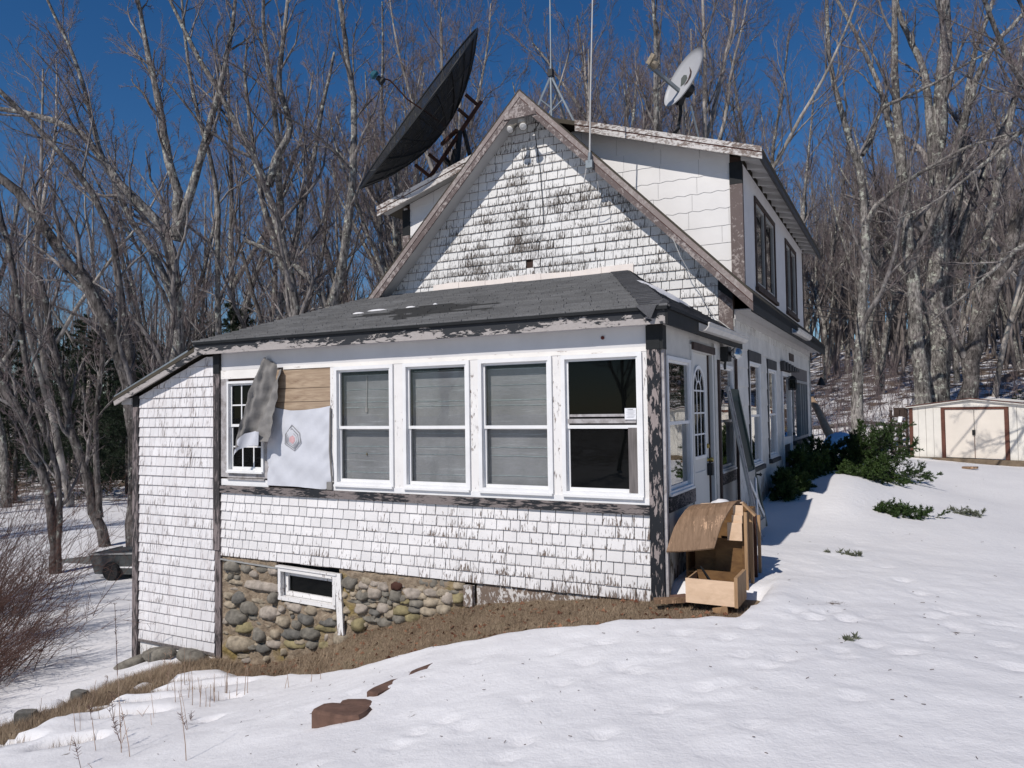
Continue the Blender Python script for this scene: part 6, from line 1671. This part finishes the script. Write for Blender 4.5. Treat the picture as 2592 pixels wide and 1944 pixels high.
for i in range(L_ - 1):
    for j in range(4):
        k = i * n_ + j; fs += [(k, k + 1, k + n_ + 1, k + n_), (k + L_ * n_, k + L_ * n_ + n_, k + L_ * n_ + n_ + 1, k + L_ * n_ + 1)]
o_ = L_ * n_
fs += [(j + (L_ - 1) * n_, j + 1 + (L_ - 1) * n_, j + 1 + (L_ - 1) * n_ + o_, j + (L_ - 1) * n_ + o_) for j in range(4)]
fs += [(i * n_ + 4, i * n_ + 4 + o_, (i + 1) * n_ + 4 + o_, (i + 1) * n_ + 4) for i in range(L_ - 1)] + [(i * n_, (i + 1) * n_, (i + 1) * n_ + o_, i * n_ + o_) for i in range(L_ - 1)]
mb.add(vs, fs); mb.build('curved_sheet', 'ply_old', cab, label='weathered plywood sheet bent down over the front like a hood')
mb = MB(); vs = []; rq = random.Random(5)
for i in range(6):
    for j in range(4): vs.append((.34 + .035 * i + rq.uniform(-.006, .006), .40 + .05 * j, .805 + .05 * math.sin((i + .5) / 6 * 3.1) * math.sin((j + .5) / 4 * 3.1) + rq.uniform(-.006, .006)))
mb.add(vs, [(i * 4 + j, i * 4 + j + 1, (i + 1) * 4 + j + 1, (i + 1) * 4 + j) for i in range(5) for j in range(3)])
tag(mb.build('white_rag', 'snow', smooth=True), 'crumpled white rag of snow on top of the broken cabinet', 'rag')

bx = thing('wooden_box', (.49, -.18, 0), 'open wooden drawer box with pale peach front on a stub of wood', 'box')
mb = MB(); mb.box(.285, .705, -.36, -.345, .035, .245); mb.build('front_panel', 'ply_new', bx)
mb = MB(); mb.box(.706, .735, -.37, .02, .03, .285); mb.build('side_panel', 'pine', bx)
mb = MB(); mb.box(.285, .30, -.344, .02, .045, .235); mb.build('side_panel', 'pine', bx)
mb = MB(); mb.box(.30, .705, .005, .02, .045, .25); mb.build('back_panel', 'ply_brown', bx)
mb = MB(); mb.box(.30, .705, -.344, .004, .045, .055); mb.build('bottom_panel', 'ply_brown', bx)
mb = MB(); mb.bar((.34, -.02, .285), (.52, -.32, .20), .012, .012); mb.build('rod', 'blackmetal', bx)
mb = MB(); mb.bar((.625, -.36, -.06), (.615, -.35, .034), .035, .035); mb.bar((.52, -.3, -.03), (.63, -.34, .0), .05, .06); mb.build('wood_stub', 'pine', bx)
mb = MB(); mb.bar((-.02, -.30, .0), (.27, -.17, .015), .10, .035); tag(mb.build('plank', 'ply_old'), 'brown board lying on the grass against the corner post', 'board')
mb = MB(); mb.add([(.08, -.16, .03), (.2, -.08, .04), (.30, -.14, .03), (.26, -.24, .025), (.12, -.24, .02), (.08, -.16, .01), (.2, -.08, .015), (.30, -.14, .01), (.26, -.24, .0), (.12, -.24, .0)], [(0, 1, 2, 3, 4), (9, 8, 7, 6, 5), (0, 4, 9, 5), (4, 3, 8, 9), (3, 2, 7, 8), (2, 1, 6, 7), (1, 0, 5, 6)])
tag(mb.build('flat_stone', 'redstone'), 'flat reddish stone between the corner post and the wooden box', 'stone')
# bare ground patch under the box
# ------------------------------------------------------------------ shed and things round the yard
A0 = Vector((2.19, 21.39, -.05)); ux = Vector((.903, -.4296, 0)).normalized(); uy = Vector((-ux.y, ux.x, 0))
def shf(u, v, w): # u along front, v up, w toward the viewer
    p = A0 + ux * u - uy * w; return (p.x, p.y, A0.z + v)
LW = 3.74; Hs = 1.70
shed = thing('garden_shed', tuple(A0 + ux * LW / 2 + uy * 1.2), 'low cream metal garden shed with brown corner trim', 'shed')
D0, D1 = 1.07, 2.77
for a, b in ((0.0, D0 - .12), (D1 + .12, LW)):
    mb = MB(); n = 4
    for i in range(n):
        x0, x1 = a + (b - a) * i / n, a + (b - a) * (i + 1) / n
        mb.box(x0, x1 - .012, .08, Hs, -.03, .0, shf)
    mb.build('wall_panel', 'shedwall', shed)
mb = MB(); mb.box(0, LW, .08, Hs, -2.4, -2.37, shf); mb.box(0, .03, .08, Hs, -2.37, -.03, shf); mb.box(LW - .03, LW, .08, Hs, -2.37, -.03, shf); mb.build('shed_walls', 'shedwall', shed)
for a in (D0 - .12, D1, -.05):
    mb = MB(); mb.box(a, a + .11, .08, Hs - .02, -.02, .03, shf); mb.build('trim_post', 'shedtrim', shed)
mb = MB(); mb.box(D0 - .1, D1 + .1, Hs - .08, Hs - .01, -.02, .025, shf); mb.build('door_track', 'shedtrim', shed)
mid = (D0 + D1) / 2
for a, b in ((D0, mid - .01), (mid + .01, D1)):
    mb = MB(); mb.box(a, b, .10, Hs - .085, -.025, .005, shf); mb.build('door', 'sheddoor', shed)
mb = MB(); mb.box(mid - .009, mid + .009, .1, .8, -.02, .012, shf); mb.build('door_seam', 'shedtrim', shed)
mb = MB(); mb.box(mid - .05, mid + .03, .82, .98, .006, .05, shf); mb.build('handle', 'blackmetal', shed)
rm = LW / 2
mb = MB(); mb.prism([(-.02, Hs), (LW + .02, Hs), (rm, Hs + .20)], -.02, .02, shf); mb.build('gable_panel', 'shedwall', shed)
for a, b, c, d in ((-.12, Hs - .02, rm, Hs + .215), (rm, Hs + .215, LW + .12, Hs - .02)):
    mb = MB(); mb.prism([(a, b), (c, d), (c, d + .04), (a, b + .04)], -2.5, .10, shf); mb.build('roof', 'shedwall', shed)
    mb = MB(); mb.prism([(a, b + .041), (c, d + .041), (c, d + .065), (a, b + .065)], .05, .12, shf); mb.build('roof_edge', 'shedtrim', shed)
mb = MB(); mb.box(-.4, LW + .3, -.25, .075, -.1, .12, shf); mb.build('base_timber', 'timber', shed)
mb = MB(); mb.box(.02, .3, -.14, .05, .14, .22, shf); tag(mb.build('concrete_block', 'shedwall'), 'pale block lying at the left foot of the shed', 'block')
mb = MB(); mb.box(.34, .70, -.15, .06, .14, .26, shf); tag(mb.build('gray_box', 'palegray'), 'small gray box beside the pale block at the shed foot', 'box')
rack = thing('pallet_stack', shf(-.45, 0, .1), 'dark slatted pallets stacked upright against the left end of the shed', 'pallets')
for k in range(9):
    mb = MB(); mb.box(-.75, -.16, .02 + k * .17, .08 + k * .17, -.03, .0, shf); mb.build('slat', 'dkbrown', rack)
for u in (-.72, -.46, -.20):
    mb = MB(); mb.box(u, u + .05, -.1, 1.62, -.10, -.031, shf); mb.build('post', 'dkbrown', rack)
mb = MB(); mb.box(-.62, -.25, 1.42, 1.70, -.30, -.101, shf); mb.build('crate', 'dkbrown', rack)
rfx = thing('reflector_stake', (1.93, 14.6, gz(1.93, 14.6)), 'small shiny metal plate on a stake catching the sun left of the shed', 'reflector')
mb = MB(); mb.bar((1.93, 14.62, gz(1.93, 14.6)), (1.93, 14.62, 1.5), .03, .03); mb.build('stake', 'dkbrown', rfx)
nrm_ = Vector((.12, -.95, .30)).normalized(); q_ = Vector((1.905, 14.58, 1.37)); s1 = nrm_.cross(Vector((0, 0, 1))).normalized(); s2 = s1.cross(nrm_)
mb = MB(); hx = [q_ + s1 * a * .045 + s2 * b * .075 + s1 * -.15 * b * .1 for a, b in ((-1, -1), (1, -1), (1, 1), (-1, 1))]; mb.hexa([tuple(p) for p in hx] + [tuple(p + nrm_ * .006) for p in hx]); mb.build('plate', 'vinyl', rfx)
def lump(name, c, r, m, label, cat, seed=1, flat=.5):
    rr = random.Random(seed); mb = MB(); n = 14; rings = 7; vs = []
    for i in range(rings + 1):
        f = math.pi * .5 * i / rings
        for k in range(n):
            a = 2 * math.pi * k / n; q = 1 + rr.uniform(-.12, .12)
            vs.append((c[0] + r[0] * math.cos(f) * math.cos(a) * q, c[1] + r[1] * math.cos(f) * math.sin(a) * q, c[2] + r[2] * math.sin(f) * (1 + rr.uniform(-.05, .05))))
    fs = [(i * n + j, i * n + (j + 1) % n, (i + 1) * n + (j + 1) % n, (i + 1) * n + j) for i in range(rings) for j in range(n)]
    mb.add(vs, fs); return tag(mb.build(name, m, smooth=False), label, cat)
lump('tarp_heap', (4.95, 28.9, gz(4.95, 28.9) - .1), (.55, .5, .62), 'tarpblue', 'faded blue tarp heaped over something on the slope above the shed', 'tarp', 3)
lump('plastic_scrap', (2.62, 27.2, gz(2.62, 27.2) + .15), (.13, .1, .5), 'yellow', 'yellow plastic scrap left of the clump trunks', 'plastic', 4)
lump('tarp_heap', (.62, 12.9, gz(.62, 12.9) + .3), (.42, .35, .42), 'tarpcyan', 'bright blue tarp behind the dark yew at the rear corner', 'tarp', 5)
lg = MB(); lg.tube([(-.40, 16.6, 1.95), (-.15, 16.2, 1.55), (.10, 15.4, 1.1), (.36, 14.7, .72)], .085, 10, .13)
tag(lg.build('leaning_log', 'tan_log', smooth=True), 'barkless tan log leaning behind the rear corner of the house', 'log')
lg = MB(); lg.tube([(-3.2, 27, gz(-3, 27) + .1), (.5, 28.5, gz(.5, 28.5) + .25), (2.6, 27.8, gz(2.6, 27.8) + .15)], .09, 8, .05)
tag(lg.build('fallen_trunk', 'bark_dark', smooth=True), 'dark fallen trunk across the snowy slope left of the shed', 'log')

cart = thing('garden_trailer', (-13.4, 3.9, -1.75), 'small gray metal garden trailer standing in snow by the lean-to', 'trailer')
CZ = gz(-13.4, 3.8) + .10
cu = Vector((.97, .24, .03)).normalized(); cv = Vector((-.24, .97, 0))
def cf(u, v, w): p = Vector((-13.72, 3.4, CZ)) + cu * u + cv * w; return (p.x, p.y, p.z + v)
mb = MB(); mb.hexa([cf(.05, .10, 0), cf(1.6, .10, 0), cf(1.6, .10, .9), cf(.05, .10, .9), cf(-.05, .52, -.05), cf(1.7, .56, -.05), cf(1.7, .56, .95), cf(-.05, .52, .95)]); mb.build('tub', 'cart', cart)
mb = MB(); mb.bar(cf(-.07, .53, -.05), cf(1.72, .57, -.05), .04, .03); mb.bar(cf(-.07, .53, -.05), cf(-.07, .53, .95), .04, .03); mb.build('tub_rim', 'palegray', cart)
mb = MB(); mb.box(.5, 1.7, .24, .27, -.03, .0, lambda u, v, w: cf(u, v, w)); mb.build('side_stripe', 'vinyl', cart)
for w_ in (-.08, .96):
    mb = MB(); mb.lathe(cf(.55, .18, w_), [(.10, -.04), (.19, -.045), (.205, 0), (.19, .045), (.10, .04)], cv, 18); wh = mb.build('wheel', 'tyre', cart)
    mb = MB(); mb.lathe(cf(.55, .18, w_), [(0, -.03), (.11, -.035), (.11, .035), (0, .03)], cv, 12); mb.build('rim', 'cart', wh)
mb = MB(); z_ = gz(-15.6, 4.2) + .12; mb.hexa([(-16.2, 4.0, z_), (-15.1, 4.3, z_), (-15.0, 4.7, z_), (-16.1, 4.5, z_), (-16.0, 4.1, z_ + .08), (-15.25, 4.35, z_ + .16), (-15.2, 4.6, z_ + .16), (-15.9, 4.4, z_ + .08)])
tag(mb.build('buried_board', 'cart'), 'dark flat board sticking out of the snow left of the trailer', 'board')

def rock(c, r, m, label, seed, tilt=0.0, grp=None, name='rock'):
    rr = random.Random(seed); mb = MB(); n = 12; rings = 6; vs = []
    for i in range(rings + 1):
        f = -math.pi / 2 + math.pi * i / rings
        for k in range(n):
            a = 2 * math.pi * k / n; q = 1 + rr.uniform(-.10, .10)
            cx_ = math.copysign(abs(math.cos(f)) ** .6, 1)
            x, y, z = r[0] * cx_ * math.cos(a) * q, r[1] * cx_ * math.sin(a) * q, r[2] * math.copysign(abs(math.sin(f)) ** .8, math.sin(f)) + tilt * r[0] * cx_ * math.cos(a) * q
            vs.append((c[0] + x, c[1] + y, c[2] + z))
    fs = [(i * n + j, i * n + (j + 1) % n, (i + 1) * n + (j + 1) % n, (i + 1) * n + j) for i in range(rings) for j in range(n)]
    mb.add(vs, fs); return tag(mb.build(name, m, smooth=True), label, 'rock', grp)
rock((-7.42, -.22, -1.66), (.30, .16, .10), 'stone_gray', 'long gray rock tilted against the left foot of the lean-to', 1, .45)
rock((-6.85, -.18, -1.44), (.28, .15, .09), 'stone_gray', 'flat gray rock under the middle of the lean-to wall', 2, .12)
rock((-6.28, -.15, -1.40), (.24, .13, .08), 'stone_gray', 'right end rock below the lean-to wall beside the post', 3, -.1)
def slabstone(c, l, w, h, a, m, label, seed):
    rr = random.Random(seed); mb = MB(); n = 9; vs = []
    ca, sa = math.cos(a), math.sin(a)
    out = [(math.copysign(abs(math.cos(2 * math.pi * k / n)) ** .6, math.cos(2 * math.pi * k / n)) * l / 2 * rr.uniform(.88, 1.08), math.copysign(abs(math.sin(2 * math.pi * k / n)) ** .6, math.sin(2 * math.pi * k / n)) * w / 2 * rr.uniform(.85, 1.1)) for k in range(n)]
    for q, z in ((1, -.16), (1.0, h * .75), (.93, h)):
        vs += [(c[0] + (x * ca - y * sa) * q, c[1] + (x * sa + y * ca) * q, c[2] + z + rr.uniform(-.006, .006)) for x, y in out]
    fs = [(i * n + j, i * n + (j + 1) % n, (i + 1) * n + (j + 1) % n, (i + 1) * n + j) for i in range(2) for j in range(n)] + [tuple(range(2 * n, 3 * n))]
    mb.add(vs, fs); return tag(mb.build('paving_slab', m), label, 'stone')
slabstone((-5.8, -2.5, gz(-5.8, -2.5)), .22, .15, .13, .6, 'stone_dark', 'dark pointed rock in the dead grass near the left edge', 7)
slabstone((-5.95, -1.85, gz(-5.95, -1.85)), .20, .13, .12, .2, 'stone_dark', 'dark rock in the middle of the dead grass bank', 8)
slabstone((-1.50, -2.80, snow_z(-1.50, -2.80) - .0), .42, .22, .07, .25, 'redstone', 'largest reddish stone slab showing through the foreground snow', 1)
slabstone((-1.545, -2.60, snow_z(-1.545, -2.6) - .012), .26, .16, .04, .4, 'redstone', 'reddish slab partly under snow touching the largest one', 2)
slabstone((-1.50, -2.28, snow_z(-1.50, -2.28) - .03), .13, .40, .035, -.15, 'redstone', 'narrow strip of slab edge beyond the two foreground stones', 3)
slabstone((-1.42, -1.85, snow_z(-1.42, -1.85) - .035), .09, .42, .035, -.25, 'redstone', 'farthest sliver of slab edge near the brown grass', 4)
mb = MB(); zz = snow_z(3.39, 13.9); mb.bar((3.2, 13.9, zz + .03), (3.5, 13.8, zz + .04), .12, .05); tag(mb.build('wood_scrap', 'ply_old'), 'small brown scrap of wood on the open snow before the shed', 'wood')

# ------------------------------------------------------------------ dead grass, leaves, stalks
def blades(name, n, region, hl, hw, m, label, cat, seed, lay=.8, zoff=0.0):
    r = np.random.default_rng(seed)
    xs, ys = [], []
    tot = 0
    while tot < n:
        x = r.uniform(region[0], region[1], n); y = r.uniform(region[2], region[3], n)
        ok = (snow_t(x, y) < .012) & ~((x > -5.9) & (x < 0) & (y > .0)) & ~((x < -5.9) & (y > .0)) & (y < 1)
        if region[4]: ok &= region[4](x, y)
        xs.append(x[ok]); ys.append(y[ok]); tot += ok.sum()
    x = np.concatenate(xs)[:n]; y = np.concatenate(ys)[:n]
    z = hgt(x, y) + vnoise(x * 6, y * 6) * .02 - .004 + zoff
    a = r.uniform(0, 6.28, n); h = r.uniform(.4, 1.2, n) * hl; l = r.uniform(.2, 1, n) * lay * h
    b = np.stack([x, y, z], -1); d = np.stack([np.cos(a), np.sin(a), np.zeros(n)], -1); s = np.stack([-np.sin(a), np.cos(a), np.zeros(n)], -1)
    w = (1.9 * hw * r.uniform(.6, 1.3, n))[:, None]
    up = np.array([0, 0, 1.0])
    v = np.stack([b - s * w, b + s * w, b + d * (l * .5)[:, None] + up * (h * .6)[:, None] + s * w * .7, b + d * l[:, None] + up * (h * (.95 - .35 * l / h))[:, None]], 1).reshape(-1, 3)
    i = np.arange(n)[:, None] * 4
    F = i + np.array([[0, 1, 3]])
    rv = np.clip(r.random(n) * .8 + vnoise(x * 3, y * 3) * .5, 0, 1)
    me = mesh_from(name, [(v, F)], m, False, rv)
    o = bpy.data.objects.new(name, me); COL.objects.link(o); o['kind'] = 'stuff'
    return tag(o, label, cat)
blades('dead_grass', 110000, (-6.0, .98, -1.4, .02, None), .034, .0010, 'deadgrass', 'matted brown dead grass along the foot of the front wall', 'grass', 1, 1.6)
blades('dead_grass', 36000, (-7.0, -3.0, -3.7, -.1, lambda x, y: (segd(x, y, RIDGE) < .7)), .12, .0012, 'deadgrass', 'longer tan dead grass on the bank at the left', 'grass', 2, 1.0)
blades('dead_grass', 12000, (-6.0, .98, -1.4, .02, None), .075, .0008, 'deadgrass', 'sparse taller tufts of dead grass standing out of the matted grass', 'grass', 12, .9)
blades('dead_grass', 9000, (-6.6, -3.6, -3.9, -.3, None), .16, .0011, 'deadgrass', 'ragged taller grass tufts through the snow of the left bank', 'grass', 13, .8)
blades('fallen_leaves', 420, (-5.9, .9, -1.1, .0, None), .035, .014, 'leaves', 'brown fallen leaves scattered on the dead grass', 'leaves', 3, 1.2, .012)
rs = random.Random(9)
def stalk(x, y, h, r, lab, grp, dx=0., dy=0., head=False, m='stalk'):
    z = snow_z(x, y) - .05
    mb = MB(); pts = [(x + dx * t ** 1.3 + rs.uniform(-.004, .004), y + dy * t, z + h * t) for t in (0, .3, .6, .85, 1)]
    mb.tube(pts, r, 4, r * .5)
    if head:
        for k in range(16):
            t = rs.uniform(.45, 1); p = Vector(pts[0]).lerp(Vector(pts[-1]), t); a = rs.uniform(0, 6.28)
            mb.tube([p, p + Vector((math.cos(a) * .03, math.sin(a) * .03, .02))], r * .8, 3, r * .4)
    return tag(mb.build('dry_stalk', m), lab, 'plant', grp)
G1 = 'dry stalks standing in the snow below the foundation'
for k in range(20):
    stalk(-4.15 + rs.uniform(-.30, .38), -1.72 + rs.uniform(-.28, .25), rs.uniform(.16, .34), .0038, 'thin dry stalk in the row standing in the snow left of the brown grass', G1, rs.uniform(-.03, .03))
for k, (x, y, h) in enumerate(((-3.86, -1.50, .34), (-3.82, -1.50, .30), (-3.35, -1.48, .16), (-3.30, -1.47, .20), (-3.1, -1.38, .16), (-3.02, -1.33, .15))):
    stalk(x, y, h, .0036, 'thin dry stalk standing apart to the right of the stalk row', 'dry stalks right of the row', rs.uniform(-.02, .05))
for x, y, h, dx, lab in ((-2.45, -3.32, .50, -.12, 'tall bent dry stalk rising from the bottom edge of the picture'), (-3.35, -3.18, .62, -.10, 'long slanting dry weed stem at the lower left'), (-3.15, -3.25, .40, -.16, 'shorter dry weed stem crossing the long slanting one')):
    stalk(x, y, h, .0042, lab, None, dx, .03)
stalk(-6.9, -.75, .95, .006, 'tall spiky dry weed standing before the lean-to corner', None, -.06, 0, True, 'bramble')
G3 = 'weed stems at the lower left'
for k in range(26):
    x, y = rs.uniform(-4.7, -3.1), rs.uniform(-3.75, -2.3)
    stalk(x, y, rs.uniform(.10, .34), .0030, 'thin weed stem in the sparse weeds at the lower left', G3, rs.uniform(-.14, .14), rs.uniform(-.05, .05), k % 3 == 0, 'bramble' if k % 3 == 0 else 'stalk')
for k in range(14):
    x, y = rs.uniform(-6.4, -4.6), rs.uniform(-2.6, -.5)
    stalk(x, y, rs.uniform(.15, .45), .0035, 'dry weed stem on the brown grass bank', 'weed stems on the bank', rs.uniform(-.12, .12), rs.uniform(-.05, .05), k % 2 == 0, 'stalk')

# bits of bark, seed and twig lying on the snow
r_ = np.random.default_rng(44); n_ = 420
x_ = np.concatenate([r_.uniform(-3.5, 4.5, n_ // 2), r_.uniform(-4, 9, n_ // 2)]); y_ = np.concatenate([r_.uniform(-4.5, 1, n_ // 2), r_.uniform(-4, 20, n_ // 2)])
ok_ = (snow_t(x_, y_) > .03) & ~((x_ < .3) & (y_ > -.1)); x_, y_ = x_[ok_], y_[ok_]
z_ = hgt(x_, y_) + snow_t(x_, y_) + snow_relief(x_, y_) + .004
a_ = r_.uniform(0, 6.28, len(x_)); l_ = r_.uniform(.006, .028, len(x_)) * np.clip(np.hypot(x_ - 2, y_ + 7) / 6, 1, 2.2)
P_ = np.stack([np.stack([x_, y_, z_], -1), np.stack([x_ + np.cos(a_) * l_, y_ + np.sin(a_) * l_, z_ + .003], -1)], 1)
R_2 = np.full((len(x_), 2), .0022)
me_ = mesh_from('snow_litter', [tubes(P_, R_2, 3)], 'litter', False)
o = bpy.data.objects.new('snow_litter', me_); COL.objects.link(o); o['kind'] = 'stuff'
tag(o, 'tiny dark bits of bark and twig scattered over the snow', 'litter')
